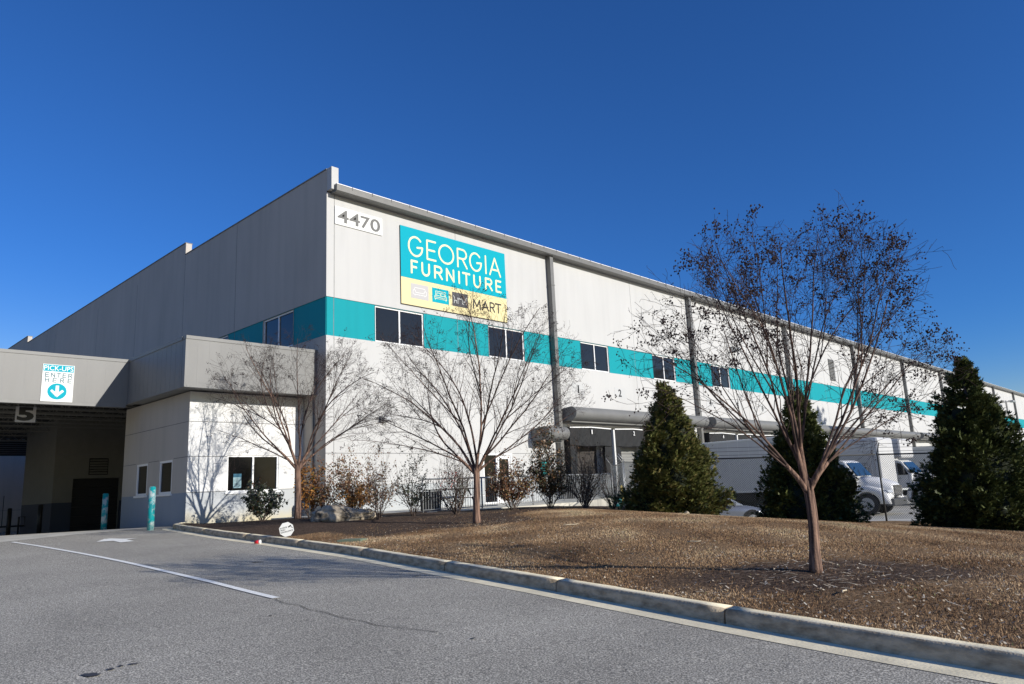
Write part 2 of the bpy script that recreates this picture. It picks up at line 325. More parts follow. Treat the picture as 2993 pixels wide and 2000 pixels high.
def arc(cx, cy, rx, ry, a0, a1, n=14): return [(cx+rx*math.cos(math.radians(a0+(a1-a0)*i/n)), cy+ry*math.sin(math.radians(a0+(a1-a0)*i/n))) for i in range(n+1)]
STROKE = {
 'G': [arc(0.5, 0.5, 0.5, 0.5, 42, 360, 22) + [(0.62, 0.46)]],
 'E': [[(1, 1), (0, 1), (0, 0), (1, 0)], [(0, 0.5), (0.88, 0.5)]],
 'O': [arc(0.5, 0.5, 0.5, 0.5, 0, 360, 26)],
 'R': [[(0, 0), (0, 1), (0.5, 1)] + arc(0.55, 0.74, 0.42, 0.26, 85, -90, 10) + [(0, 0.48)], [(0.5, 0.48), (1, 0)]],
 'I': [[(0.5, 0), (0.5, 1)]],
 'A': [[(0, 0), (0.5, 1), (1, 0)], [(0.17, 0.32), (0.83, 0.32)]],
 'F': [[(0, 0), (0, 1), (1, 1)], [(0, 0.5), (0.85, 0.5)]],
 'U': [[(0, 1)] + arc(0.5, 0.38, 0.5, 0.38, 180, 360, 12) + [(1, 1)]],
 'N': [[(0, 0), (0, 1), (1, 0), (1, 1)]],
 'T': [[(0, 1), (1, 1)], [(0.5, 1), (0.5, 0)]],
 'M': [[(0, 0), (0.08, 1), (0.5, 0.25), (0.92, 1), (1, 0)]],
 'H': [[(0, 0), (0, 1)], [(1, 0), (1, 1)], [(0, 0.5), (1, 0.5)]],
}
def strokes(mb, paths, rect, fn, r, n0, mi=0, thick=0.2):
    u0, v0, u1, v1 = rect
    for p in paths:
        pts = [(u0+a*(u1-u0), v0+b*(v1-v0)) for a, b in p]
        for (a, b), (c, d) in zip(pts[:-1], pts[1:]):
            L = math.hypot(c-a, d-b)
            if L < 1e-6: continue
            ang = math.atan2(d-b, c-a)
            ring = [(c + r*math.cos(ang+t), d + r*math.sin(ang+t)) for t in [math.radians(x) for x in range(-90, 91, 30)]] + \
                   [(a + r*math.cos(ang+t), b + r*math.sin(ang+t)) for t in [math.radians(x) for x in range(90, 271, 30)]]
            z = n0 + r*thick + random.uniform(0, 0.0012)
            i = len(mb.v); m = len(ring)
            mb.v += [fn(x, y, z) for x, y in ring] + [fn(x, y, n0 - 0.004) for x, y in ring]
            mb.f.append(tuple(range(i, i+m))); mb.m.append(mi); mb.sm.append(False)
            for k in range(m): mb.f.append((i+k, i+m+k, i+m+(k+1) % m, i+(k+1) % m)); mb.m.append(mi); mb.sm.append(False)

# ------------------------------------------------------------------ ground heights
random.seed(7); rng = np.random.default_rng(7)
def road_z(x, y):
    t = (x-24.64)*-0.9255 + (y+15.29)*0.3787
    s = np.clip((t-28.6)/0.8, -40, 40)
    z = 0.03*np.maximum(t, -60) - 0.055*0.8*np.log1p(np.exp(s))
    return z
KERB = [(-1.25, -4.95), (-1.0, -5.22), (-0.4, -5.44), (0.66, -5.62), (4.68, -6.12), (8.38, -6.42), (12.07, -6.82), (15.23, -7.37), (17.96, -7.84), (20.76, -8.40), (22.3, -8.66), (23.35, -8.80), (26, -9.02), (30, -9.2), (45, -9.6), (80, -10)]
kx = np.array([p[0] for p in KERB]); ky = np.array([p[1] for p in KERB])
kerb_y = lambda x: np.interp(x, kx, ky)
NB = [(-1.66, 0.0), (0, 0.0), (0.01, 14.2), (3, 14.2), (5.5, 12.0), (11.9, 6.7), (16.3, 10.9), (19.85, 14.4), (30, 24.5), (60, 54)]
nbx = np.array([p[0] for p in NB]); nby = np.array([p[1] for p in NB])
north_y = lambda x: np.interp(x, nbx, nby)
ctrl = [(x, float(kerb_y(x)), float(road_z(x, kerb_y(x)))+0.13) for x in (-1.0, 1, 3, 5, 7, 9, 11, 13, 15, 17, 19, 21, 23, 26, 30, 40)]
ctrl += [(-1.6, -3.5, .86), (-1.6, 0, .84), (2, -2.6, .95), (3, -2.9, .97), (1, -1, .93), (5, -4.2, .93), (6, -3, .93), (6.9, -1.3, .93), (8.3, -.5, .92), (8.9, 2.6, .91), (10, 3.2, .89), (9.8, 4.9, .76),
         (10.9, -2.5, .79), (10.4, -.5, .92), (13.5, -.35, .90), (15.3, -3, .76), (16.5, 1.15, .66), (20.8, -6.2, .47), (18.5, -3, .62), (18.6, 1.7, .50), (21.6, 1.9, .21), (21, -2, .42), (24, -4, .25), (28, -5, .22), (28, 2, -.1), (35, -5, .2), (35, 5, -.2),
         (3, 14.2, .45), (6, 11.8, .55), (8.5, 9.6, .5), (9.5, 6.9, .6), (12, 6.4, .22), (14, 8.7, .08), (16.3, 10.5, 0), (19.8, 14, -.25), (24, 12, -.3), (30, 20, -.4), (3, 5, .85), (5.5, 8, .8)]
ctrl = np.array(ctrl)
def tps_fit(c):
    n = len(c); d = np.hypot(c[:, None, 0]-c[None, :, 0], c[:, None, 1]-c[None, :, 1])
    K = np.where(d > 0, d*d*np.log(d+1e-12), 0); P = np.c_[np.ones(n), c[:, :2]]
    A = np.block([[K + np.eye(n)*0.5, P], [P.T, np.zeros((3, 3))]])
    return np.linalg.solve(A, np.r_[c[:, 2], 0, 0, 0])
TP = tps_fit(ctrl)
def lawn_z(x, y):
    x = np.asarray(x, float); y = np.asarray(y, float); sh = x.shape; xf = x.ravel(); yf = y.ravel()
    z = TP[-3] + TP[-2]*xf + TP[-1]*yf
    for i in range(len(ctrl)):
        d = np.hypot(xf-ctrl[i, 0], yf-ctrl[i, 1]); z += TP[i]*np.where(d > 0, d*d*np.log(d+1e-12), 0)
    # meet the kerb top exactly
    kd = yf - kerb_y(xf); w = np.clip(kd/1.2, 0, 1); kz = road_z(xf, kerb_y(xf)) + 0.14
    z = kz*(1-w)**2 + z*(1-(1-w)**2)
    return z.reshape(sh)
def yard_z(x, y):
    nb = north_y(x); w = np.clip((y-nb)/5.0, 0, 1); w = w*w*(3-2*w)
    return lawn_z(x, nb)*(1-w) + (-0.46)*w
TREES = [(3.0, -2.88), (10.95, -2.45), (20.93, -6.28)]
def mulch(x, y):
    n = np.sin(x*2.1+1.3*np.sin(y*1.7))*0.35 + np.sin(y*2.9+x*1.1)*0.25
    a = np.clip((11.0 + n - x - np.clip(y, -9, 3)*0.05)/0.9, 0, 1)
    a = np.maximum(a, np.clip((2.0 + n*0.5 - np.abs(y - (0.9*(x-10)+3.4))*1.0)/0.8, 0, 1) * (x < 13) * (y > 2.2))
    near_k = np.clip((y - kerb_y(x) - 0.9)/0.5, 0, 1)
    a = a*np.where(x > 8.2, near_k, 1)
    for (tx, ty), r, st in zip(TREES, (1.4, 1.4, 1.15), (1, 1.3, 2.1)):
        # darker ground rings stretched along the lawn, longest at the nearest tree
        dx = (x-tx)*0.72+(y-ty)*0.69; dy = -(x-tx)*0.69+(y-ty)*0.72
        d = np.hypot(dx/st, dy)
        a = np.maximum(a, np.clip((r + n*0.35 - d)/0.45, 0, 1)*0.95)
    return a
def sheet(name, X, Y, Z, mat, attr=None):
    r, c = X.shape; v = np.stack([X.ravel(), Y.ravel(), Z.ravel()], 1)
    i = (np.arange(r-1)[:, None]*c + np.arange(c-1)[None]).ravel()
    f = np.stack([i, i+c, i+c+1, i+1], 1)
    o = npmesh(name, v, f, mat, k=4)
    o.data.polygons.foreach_set('use_smooth', np.ones(len(f), bool))
    if attr is not None:
        a = o.data.attributes.new('mulch', 'FLOAT', 'POINT'); a.data.foreach_set('value', np.ascontiguousarray(attr, np.float32).ravel())
    # make the sheet face up
    if o.data.polygons[0].normal.z < 0: o.data.flip_normals()
    return struct(o)
# big far ground
gb = MB(); gb.quad((-3000, -3000, -1.6), (3000, -3000, -1.6), (3000, 3000, -1.6), (-3000, 3000, -1.6))
struct(gb.build('ground', M('far_ground', (0.16, 0.14, 0.09), 0.95, var=0.5, scale=0.02)))
# asphalt drive: columns in x, rows southwards from the building / kerb
xs = np.unique(np.r_[np.linspace(-45, -8.3, 60), np.linspace(-8.25, -1.3, 30), np.linspace(-1.25, 30, 130), np.linspace(30, 80, 26)])
def road_north(x):
    return np.where(x < -8.28, -0.02, np.where(x < -1.27, -4.60, kerb_y(x)))
dist = np.r_[np.linspace(0, 14, 60), np.linspace(14.5, 70, 36)]
X = np.repeat(xs[None], len(dist), 0); Y = road_north(X) - dist[:, None]
sheet('road', X, Y, road_z(X, Y), m_asph)
# concrete pad under the drive-through canopy, 5 mm above the asphalt
padx = lambda y: np.interp(y, [-40, -10.2, -8.8, -7.9, -6.2, -4.6], [0.2, -0.75, -1.15, -1.65, -2.0, -2.4])
ys = np.linspace(-28, -4.62, 60); tt = np.linspace(0, 1, 70)
Y = np.repeat(ys[:, None], len(tt), 1); X = padx(Y)*(1-tt) + (-44)*tt
pad = sheet('concrete_pad', X, Y, road_z(X, Y)+0.006, m_conc)
# gutter pan (pale) and kerb
def offset_line(pts, d):
    P = np.array(pts); T = np.gradient(P, axis=0); T /= np.linalg.norm(T, axis=1)[:, None]
    return P + np.stack([-T[:, 1], T[:, 0]], 1)*d
kxs = np.r_[np.array([-1.6, -1.45]), np.linspace(-1.25, 0.6, 14), np.linspace(1, 45, 150)]
kline = np.stack([kxs, np.where(kxs < -1.25, [-4.72, -4.80] + [0]*(len(kxs)-2), kerb_y(kxs))], 1)
kline[0] = (-1.60, -4.66); kline[1] = (-1.42, -4.82)
L0 = offset_line(kline, -0.30); L1 = kline
Z0 = road_z(L0[:, 0], L0[:, 1])+0.005; Z1 = road_z(L1[:, 0], L1[:, 1])+0.007
sheet('gutter', np.stack([L0[:, 0], L1[:, 0]]), np.stack([L0[:, 1], L1[:, 1]]), np.stack([Z0, Z1]), m_gut)
# kerb: cast sections with open joints
kb = MB()
seglen = np.r_[0, np.cumsum(np.hypot(*np.diff(kline, axis=0).T))]
joints = [0.0, 1.6, 4.9, 8.2, 11.3, 14.3, 17.4, 20.2, 22.9, 25.9, 28.9, 32, 35, 38, 41, 44, 46]
prof = [(-0.02, -0.1), (0.0, 0.0), (0.012, 0.10), (0.022, 0.130), (0.045, 0.150), (0.165, 0.156), (0.17, -0.1)]
def kat(s):
    x = np.interp(s, seglen, kline[:, 0]); y = np.interp(s, seglen, kline[:, 1])
    x2 = np.interp(s+0.05, seglen, kline[:, 0]); y2 = np.interp(s+0.05, seglen, kline[:, 1])
    if s + 0.05 > seglen[-1]: x2 = x+0.05; y2 = y
    t = np.array([x2-x, y2-y]); t /= np.linalg.norm(t); return np.array([x, y]), np.array([-t[1], t[0]])
for a, b in zip(joints[:-1], joints[1:]):
    if a > seglen[-1]: break
    b = min(b, seglen[-1]); ss = np.linspace(a+0.012, b-0.012, max(3, int((b-a)/0.25)))
    i0 = len(kb.v); n = len(prof)
    for s in ss:
        p, nn = kat(s); z = float(road_z(*p))
        for q, h in prof:
            wob = 0.004*math.sin(s*7+q*30)
            kb.v.append((p[0]+nn[0]*(q+wob), p[1]+nn[1]*(q+wob), z+h+wob*0.5))
    for k in range(len(ss)-1):
        for j in range(n-1):
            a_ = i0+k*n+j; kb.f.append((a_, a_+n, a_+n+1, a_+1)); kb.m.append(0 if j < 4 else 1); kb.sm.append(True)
    kb.f.append(tuple(i0+j for j in range(n))); kb.m.append(0); kb.sm.append(False)
    e = i0+(len(ss)-1)*n; kb.f.append(tuple(e+n-1-j for j in range(n))); kb.m.append(0); kb.sm.append(False)
struct(kb.build('kerb', [m_kerb, m_gut]))  # one concrete: shaded face painted dark, sunlit top painted bright
# lawn
lx = np.unique(np.r_[np.linspace(-1.66, 26, 200), np.linspace(26, 60, 40)]); lt = np.linspace(0, 1, 170)
X = np.repeat(lx[None], len(lt), 0); Y = (kerb_y(X)+0.15)*(1-lt[:, None]) + (north_y(X)+0.05)*lt[:, None]
Z = lawn_z(X, Y); Z += 0.012*np.sin(X*3.1+Y*1.3)*np.sin(Y*2.3) * (np.clip(Y-kerb_y(X), 0, 1))
sheet('lawn', X, Y, Z, m_soil, mulch(X, Y))
# truck yard
yx = np.unique(np.r_[np.linspace(0, 40, 90), np.linspace(40, 120, 20)]); yt = np.r_[np.linspace(0, 8, 30), np.linspace(8.5, 260, 60)]
X = np.repeat(yx[None], len(yt), 0); Y = north_y(X) + yt[:, None]
sheet('yard', X, Y, yard_z(X, Y)-0.01, m_yard)

# road markings
def ribbon(name, line, w, mat, dz=0.01):
    P = np.array(line); s = np.r_[0, np.cumsum(np.hypot(*np.diff(P, axis=0).T))]; q = np.arange(0, s[-1], 0.12)
    P = np.stack([np.interp(q, s, P[:, 0]), np.interp(q, s, P[:, 1])], 1)
    A = offset_line(P, w/2); B = offset_line(P, -w/2)
    X = np.stack([A[:, 0], B[:, 0]]); Y = np.stack([A[:, 1], B[:, 1]])
    return sheet(name, X, Y, road_z(X, Y)+dz, mat)
ribbon('lane_line', [(-0.38, -9.86), (1.81, -9.80), (3.82, -9.79), (5.48, -9.79), (7.02, -9.81), (8.44, -9.85), (9.42, -9.89), (10.5, -9.95), (12.0, -10.03), (13.0, -10.08), (14.13, -10.17), (14.84, -10.22), (15.37, -10.25)], 0.105, m_line)
ribbon('pavement_crack', [(15.4, -10.3), (15.78, -10.38), (16.1, -10.34), (16.43, -10.43), (16.8, -10.41), (17.24, -10.48), (17.6, -10.44), (17.91, -10.49), (18.3, -10.38), (18.71, -10.32)], 0.012, M('crack_dirt', (0.04, 0.04, 0.04), 0.95), 0.009)
arrow = [(2.43, -8.55), (1.62, -8.10), (1.60, -7.93), (2.2, -7.76), (2.36, -7.46), (2.52, -7.82), (3.36, -7.90), (3.40, -8.26), (2.62, -8.18), (2.51, -8.34)]
ab = MB(); ab.poly([(x, y, float(road_z(x, y))+0.012) for x, y in arrow]); ao = ab.build('lane_arrow', m_line); struct(ao)
if ao.data.polygons[0].normal.z < 0: ao.data.flip_normals()
for (x, y, r1, r2, rz) in ((17.50, -13.10, 0.10, 0.055, 0.5), (17.44, -12.93, 0.035, 0.03, 0), (17.40, -12.83, 0.03, 0.02, 0), (17.42, -12.74, 0.045, 0.02, 1), (15.4, -7.95, 0.05, 0.03, 1), (19.2, -10.3, 0.035, 0.015, 1), (16.4, -10.9, 0.03, 0.02, 2), (11.2, -8.4, 0.12, 0.05, 1)):
    sb = MB(); pts = []
    for k in range(16):
        t = k*math.pi/8; rr = 1+random.uniform(-0.25, 0.25); a = r1*rr*math.cos(t); b = r2*rr*math.sin(t)
        px = x+a*math.cos(rz)-b*math.sin(rz); py = y+a*math.sin(rz)+b*math.cos(rz); pts.append((px, py, float(road_z(px, py))+0.009))
    sb.poly(pts); so = sb.build('oil_stain', M('oil', (0.05, 0.05, 0.052), 0.6)); struct(so)

# ------------------------------------------------------------------ grass blades (dormant turf) and bark litter
def blades():
    N = 900000
    x = 8.0 + 20*rng.random(N)**0.9; y = -9.6 + 22*rng.random(N)
    ok = (y > kerb_y(x)+0.16) & (y < np.minimum(north_y(x)-0.2, 9)); x = x[ok]; y = y[ok]
    mu = mulch(x, y); ok = rng.random(len(x)) > mu*0.93; x = x[ok]; y = y[ok]; mu = mu[ok]
    patch = 0.5+0.25*np.sin(x*1.7+np.sin(y*1.9)*1.5)+0.25*np.sin(y*2.3+x*0.7+np.sin(x*3))
    n = len(x); z = lawn_z(x, y)
    h = 0.010+0.020*rng.random(n); w = 0.0025+0.004*rng.random(n)
    a = rng.random(n)*2*np.pi; la = rng.random(n)*2*np.pi; lean = rng.random(n)*0.030
    v = np.empty((n, 3, 3), np.float32)
    v[:, 0] = np.stack([x-np.cos(a)*w, y-np.sin(a)*w, z], 1); v[:, 1] = np.stack([x+np.cos(a)*w, y+np.sin(a)*w, z], 1)
    v[:, 2] = np.stack([x+np.cos(la)*lean, y+np.sin(la)*lean, z+h], 1)
    f = np.arange(n*3).reshape(-1, 3)
    rnd = np.clip(-0.10+0.62*patch+0.50*rng.random(n)-0.25*mu+0.10*np.clip((y+5)/5, -1, 1), 0, 0.97)
    rnd = np.where(rng.random(n) < 0.012, 1.0, rnd)
    o = npmesh('grass', v.reshape(-1, 3), f, m_grass, attr=rnd); o['kind'] = 'stuff'
blades()
def litter():
    v = []; f = []; r = []
    for (tx, ty), num, sp in zip(TREES, (90, 170, 420), (1.6, 1.8, 1.7)):
        for k in range(num):
            px = tx+random.gauss(0.1, sp*0.55); py = ty+random.gauss(-0.1, sp*0.5)
            if py < kerb_y(px)+0.25: continue
            L = random.uniform(0.02, 0.075); w = random.uniform(0.003, 0.008); a = random.uniform(0, math.pi); z = float(lawn_z(px, py))+random.uniform(0.02, 0.045)
            c, s = math.cos(a), math.sin(a); i = len(v); b = random.uniform(-0.02, 0.02)
            v += [(px-c*L-s*w, py-s*L+c*w, z), (px-c*L+s*w, py-s*L-c*w, z), (px+c*L+s*w, py+s*L-c*w, z+b), (px+c*L-s*w, py+s*L+c*w, z+b)]
            f.append((i, i+1, i+2, i+3)); r.append(random.random())
    for k in range(2600):
        px = 25-15*random.random()**1.6; py = float(kerb_y(px))+0.2+6*random.random()**1.7
        L = random.uniform(0.006, 0.02); w = random.uniform(0.004, 0.009); a = random.uniform(0, math.pi); z = float(lawn_z(px, py))+random.uniform(0.02, 0.035)
        c, s = math.cos(a), math.sin(a); i = len(v)
        v += [(px-c*L-s*w, py-s*L+c*w, z), (px-c*L+s*w, py-s*L-c*w, z), (px+c*L+s*w, py+s*L-c*w, z+0.01), (px+c*L-s*w, py+s*L+c*w, z+0.01)]
        f.append((i, i+1, i+2, i+3)); r.append(random.random()*0.8)
    o = npmesh('bark_litter', np.array(v), np.array(f), m_litter, attr=np.array(r), k=4); o['kind'] = 'stuff'
litter()

# ------------------------------------------------------------------ warehouse
wh = thing('warehouse', 'huge white tilt-up warehouse with teal window band and grey eave gutter', 'building', (0, 0, 0.9))
def P(o):  # parent keeping world coordinates
    o.parent = wh; o.matrix_parent_inverse = Matrix.Translation((0, 0, -0.9)); return o
ZT0, ZT1 = 7.88, 9.47
def panel(fn, u0, u1, v0, v1, holes, bands, rev=0.12):
    """wall skin with holes; bands = [(vlo, vhi, mb, depth)] ; emits cells to the band's mesh builder"""
    us = sorted({u0, u1, *[h[0] for h in holes], *[h[1] for h in holes]}); us = [u for u in us if u0 <= u <= u1]
    vs = sorted({v0, v1, *[h[2] for h in holes], *[h[3] for h in holes], *[b[0] for b in bands], *[b[1] for b in bands]}); vs = [v for v in vs if v0 <= v <= v1]
    for a, b in zip(us[:-1], us[1:]):
        for c, d in zip(vs[:-1], vs[1:]):
            um, vm = (a+b)/2, (c+d)/2
            if any(h[0] < um < h[1] and h[2] < vm < h[3] for h in holes): continue
            for lo, hi, mb, dep in bands:
                if lo <= vm <= hi: mb.quad(fn(a, c, dep), fn(b, c, dep), fn(b, d, dep), fn(a, d, dep)); break
    mb0 = bands[0][2]
    for h in holes:
        a, b, c, d = h[:4]
        mb0.quad(fn(a, c, 0), fn(a, d, 0), fn(a, d, -rev), fn(a, c, -rev)); mb0.quad(fn(b, c, 0), fn(b, c, -rev), fn(b, d, -rev), fn(b, d, 0))
        mb0.quad(fn(a, d, 0), fn(b, d, 0), fn(b, d, -rev), fn(a, d, -rev)); mb0.quad(fn(a, c, 0), fn(a, c, -rev), fn(b, c, -rev), fn(b, c, 0))
wins = [(2.35, 4.97), (9.0, 11.53), (16.15, 18.72), (23.32, 25.91), (30.65, 33.25)]
docks = [15.75, 19.65, 23.55, 30.1, 34.05, 38.0]
LEN = 235.0
holes = [(a, b, ZT0+0.005, ZT1-0.03) for a, b in wins] + [(8.30, 10.22, 0.93, 3.24)] + [(d-1.3, d+1.3, 0.93, 3.75) for d in docks]
mw = MB(); mt = MB(); mbs = MB(); f = FX(0.0)
panel(f, 0, LEN, -0.8, 13.95, holes, [(1.98, ZT0, mw, 0), (ZT1, 13.95, mw, 0), (ZT0, ZT1, mt, -0.03), (-0.8, 1.98, mbs, 0)])
mt.quad(f(0, ZT0, 0), f(LEN, ZT0, 0), f(LEN, ZT0, -0.03), f(0, ZT0, -0.03)); mt.quad(f(0, ZT1, -0.03), f(LEN, ZT1, -0.03), f(LEN, ZT1, 0), f(0, ZT1, 0))
# facade joints: thin sealant lines 2 mm proud of the paint
DS = [13.72, 28.1, 43.4, 59.0, 74.6, 90.1, 105.0, 120.8, 136.2, 151.5, 167, 182, 197, 212]
jv = [0.36, 7.02, 21.4] + [(a+b)/2 for a, b in zip(DS[1:-1], DS[2:])]
for u in jv:
    rbox(mw, f, u-0.012, u+0.012, 1.99, ZT0-0.01, -0.01, 0.002, 1); rbox(mw, f, u-0.012, u+0.012, ZT1+0.01, 13.9, -0.01, 0.002, 1); rbox(mt, f, u-0.012, u+0.012, ZT0+0.01, ZT1-0.01, -0.05, -0.027, 1)
for (a, b) in ((0, 8.2), (10.3, 13.5)): rbox(mw, f, a, b, 3.235, 3.262, -0.01, 0.002, 1)
rbox(mw, f, 0, 8.2, 1.972, 1.986, -0.01, 0.003, 1)
P(mw.build('facade_wall', [m_wall, m_joint])); P(mt.build('teal_band', [m_teal, m_joint])); P(mbs.build('wall_base', [m_base]))
# side wall (shaded), stepped parapet
mw = MB(); mt = MB(); mbs = MB(); g = FY(0.0)
h2 = [(-5.19, -2.56, ZT0+0.005, ZT1-0.03), (-11.3, -8.67, ZT0+0.005, ZT1-0.03)]
panel(g, -14.1, 0, -0.5, 14.88, h2, [(1.98, ZT0, mw, 0), (ZT1, 14.88, mw, 0), (ZT0, ZT1, mt, -0.03), (-0.5, 1.98, mbs, 0)])
panel(g, -46.5, -14.1, -0.5, 15.55, [], [(-0.5, 15.55, mw, 0)]); panel(g, -120, -46.5, -0.5, 16.14, [], [(-0.5, 16.14, mw, 0)])
mt.quad(g(-14.1, ZT1, -0.03), g(0, ZT1, -0.03), g(0, ZT1, 0), g(-14.1, ZT1, 0))
for (a, b, zt) in ((-14.1, -0.0, 14.88), (-46.5, -14.1, 15.55), (-120, -46.5, 16.14)):   # parapet thickness and end faces
    mw.quad((a, 0, zt), (b, 0, zt), (b, 0.32, zt), (a, 0.32, zt)); mw.quad((b, 0, 13.9), (b, 0.32, 13.9), (b, 0.32, zt), (b, 0, zt)); mw.quad((b, 0.32, 13.0), (a, 0.32, 13.0), (a, 0.32, zt), (b, 0.32, zt))
    rbox(mw, g, a, b+0.001, zt, zt+0.05, -0.36, 0.03, 1)
for u in (-8.0, -14.1, -21.15, -28.35, -38.2, -45, -53): rbox(mw, g, u-0.015, u+0.015, 1.99 if u < -9 else ZT1+.01, 14.8, -0.01, 0.003, 1)
rbox(mt, g, -8.015, -7.985, ZT0+.01, ZT1-.01, -0.05, -0.026, 1)
P(mw.build('side_wall', [m_lwall, m_joint])); P(mt.build('teal_band', [m_teal, m_joint])); P(mbs.build('wall_base', [m_base]))
# roof
rb = MB(); rb.quad((0.3, 0.34, 14.14), (0.3, LEN, 14.14), (-110, LEN, 16.2), (-110, 0.34, 16.2)); rb.quad((-110, 0.34, 16.2), (-110, LEN, 16.2), (-120, LEN, 0), (-120, 0.34, 0)); rb.quad((0, LEN, -1), (0, LEN, 14), (-110, LEN, 16), (-110, LEN, -1))
P(rb.build('roof', m_whited))
# eave gutter with straps
gm = MB()
gm.prism([(0.0, 13.98), (0.02, 13.86), (0.44, 13.84), (0.50, 13.88), (0.52, 14.12), (0.49, 14.14), (0.0, 14.16)], 0.16, LEN, lambda p, q, t: (p, t, q))
for k in range(0, 150): gm.box(0.515, 0.535, 0.9+k*1.0, 0.915+k*1.0, 14.04, 14.17, 1)
gm.box(0.05, 0.50, 0.16, LEN, 14.145, 14.175, 2)
P(gm.build('gutter', [m_gutter, m_greyd, m_white]))
ec = MB(); ec.box(-0.02, 0.34, 0.012, 0.34, 13.95, 14.92); P(ec.build('parapet_end', m_wall))
# downspouts
dm = MB(); dm.box(0.02, 0.30, -0.13, 0.13, 0.6, 13.84); 
for z in (3.2, 6.2, 9.2, 12.2): dm.box(0.0, 0.32, -0.15, 0.15, z, z+0.06)
ds0 = dm.build('downspout', m_gutter); ds0.location = (0, DS[0], 0); P(ds0)
for y in DS[1:]:
    o = ds0.copy(); C.objects.link(o); o.location = (0, y, 0)
# windows
def window(fn, u0, u1, v0, v1, parent, rev=0.10, fw=0.06, mull=True, glass=m_glass, sill=False, name='window', conv=P, proud=0.0):
    fr = MB()
    rbox(fr, fn, u0, u1, v0, v0+fw, -rev-0.04, -rev+0.05+proud); rbox(fr, fn, u0, u1, v1-fw, v1, -rev-0.04, -rev+0.05+proud)
    rbox(fr, fn, u0, u0+fw, v0+fw, v1-fw, -rev-0.04, -rev+0.048+proud); rbox(fr, fn, u1-fw, u1, v0+fw, v1-fw, -rev-0.04, -rev+0.048+proud)
    if mull: um = (u0+u1)/2; rbox(fr, fn, um-fw*0.6, um+fw*0.6, v0+fw, v1-fw, -rev-0.03, -rev+0.046+proud)
    if sill: rbox(fr, fn, u0-0.07, u1+0.07, v0-0.07, v0-0.002, -0.05, 0.05)
    w = fr.build(name, m_white)
    conv(w)
    gp = MB(); gp.quad(fn(u0+fw, v0+fw, -rev), fn(u1-fw, v0+fw, -rev), fn(u1-fw, v1-fw, -rev), fn(u0+fw, v1-fw, -rev))
    p = gp.build('pane', glass); p.parent = w
    return w
for a, b in wins: window(FX(0), a, b, ZT0+0.005, ZT1-0.03, wh)
for a, b, *_ in h2: window(FY(0), a, b, ZT0+0.005, ZT1-0.03, wh)
# storefront door: fixed black light + glazed door leaf, all in white frame
db = MB(); fn = FX(0)
rbox(db, fn, 8.30, 10.22, 3.17, 3.24, -0.10, 0.02); rbox(db, fn, 8.30, 8.37, 0.93, 3.17, -0.10, 0.018); rbox(db, fn, 10.15, 10.22, 0.93, 3.17, -0.10, 0.018); rbox(db, fn, 9.15, 9.24, 0.93, 3.17, -0.10, 0.016)
rbox(db, fn, 8.37, 9.15, 0.93, 1.02, -0.1, 0.0)
dr = db.build('door', m_white); P(dr)
q = MB(); q.quad(fn(8.37, 1.02, -0.06), fn(9.15, 1.02, -0.06), fn(9.15, 3.17, -0.06), fn(8.37, 3.17, -0.06)); o = q.build('side_light', m_glassk); o.parent = dr
q = MB(); rbox(q, fn, 9.24, 9.38, 0.95, 3.15, -0.07, -0.02); rbox(q, fn, 10.01, 10.15, 0.95, 3.15, -0.07, -0.02); rbox(q, fn, 9.38, 10.01, 0.95, 1.2, -0.07, -0.021); rbox(q, fn, 9.38, 10.01, 2.99, 3.15, -0.07, -0.021)
o = q.build('door_leaf', m_white); o.parent = dr
q = MB(); q.quad(fn(9.38, 1.2, -0.05), fn(10.01, 1.2, -0.05), fn(10.01, 2.99, -0.05), fn(9.38, 2.99, -0.05)); o = q.build('door_glass', m_glassk); o.parent = dr
q = MB(); q.tube([fn(9.31, 1.9, 0.0), fn(9.31, 1.9, 0.05), fn(9.31, 2.2, 0.05), fn(9.31, 2.2, 0.0)], 0.012); o = q.build('handle', m_chrome); o.parent = dr
# dock canopies: quilted D profile rolls
def canopy(y0, y1, zb, prof, name='dock_canopy'):
    m = MB(); m.prism(prof, y0, y1, lambda p, q, t: (p, t, zb+q), smooth=False)
    # soft roll faces, flat end caps; lit lip strip under the roll
    c = m.build(name, m_canopy); P(c)
    for pl in c.data.polygons:
        if abs(pl.normal.y) < 0.5: pl.use_smooth = True
    l = MB(); l.box(0.62, 0.70, y0+0.1, y1-0.05, zb-0.10, zb-0.02); l.box(0.02, 0.10, y0+0.1, y1-0.05, zb-0.12, zb-0.03)
    lo = l.build('lower_lip', m_canopy); lo.parent = c
    return c
def dprof(w, h, r):
    p = [(0.005, 0.0), (0.005, h*0.88)]
    cx, cy = w-r, h/2
    p += [(cx + r*math.cos(math.radians(a)), cy + (h/2)*math.sin(math.radians(a))) for a in range(90, -91, -15)]
    return p
canopy(14.0, 27.6, 4.93, dprof(1.14, 0.70, 0.40)); canopy(28.55, 73.9, 4.93, dprof(1.14, 0.70, 0.40)); canopy(75.2, 134.0, 4.93, dprof(1.14, 0.70, 0.40))
canopy(11.7, 13.25, 3.86, dprof(1.24, 0.67, 0.36), 'door_canopy')
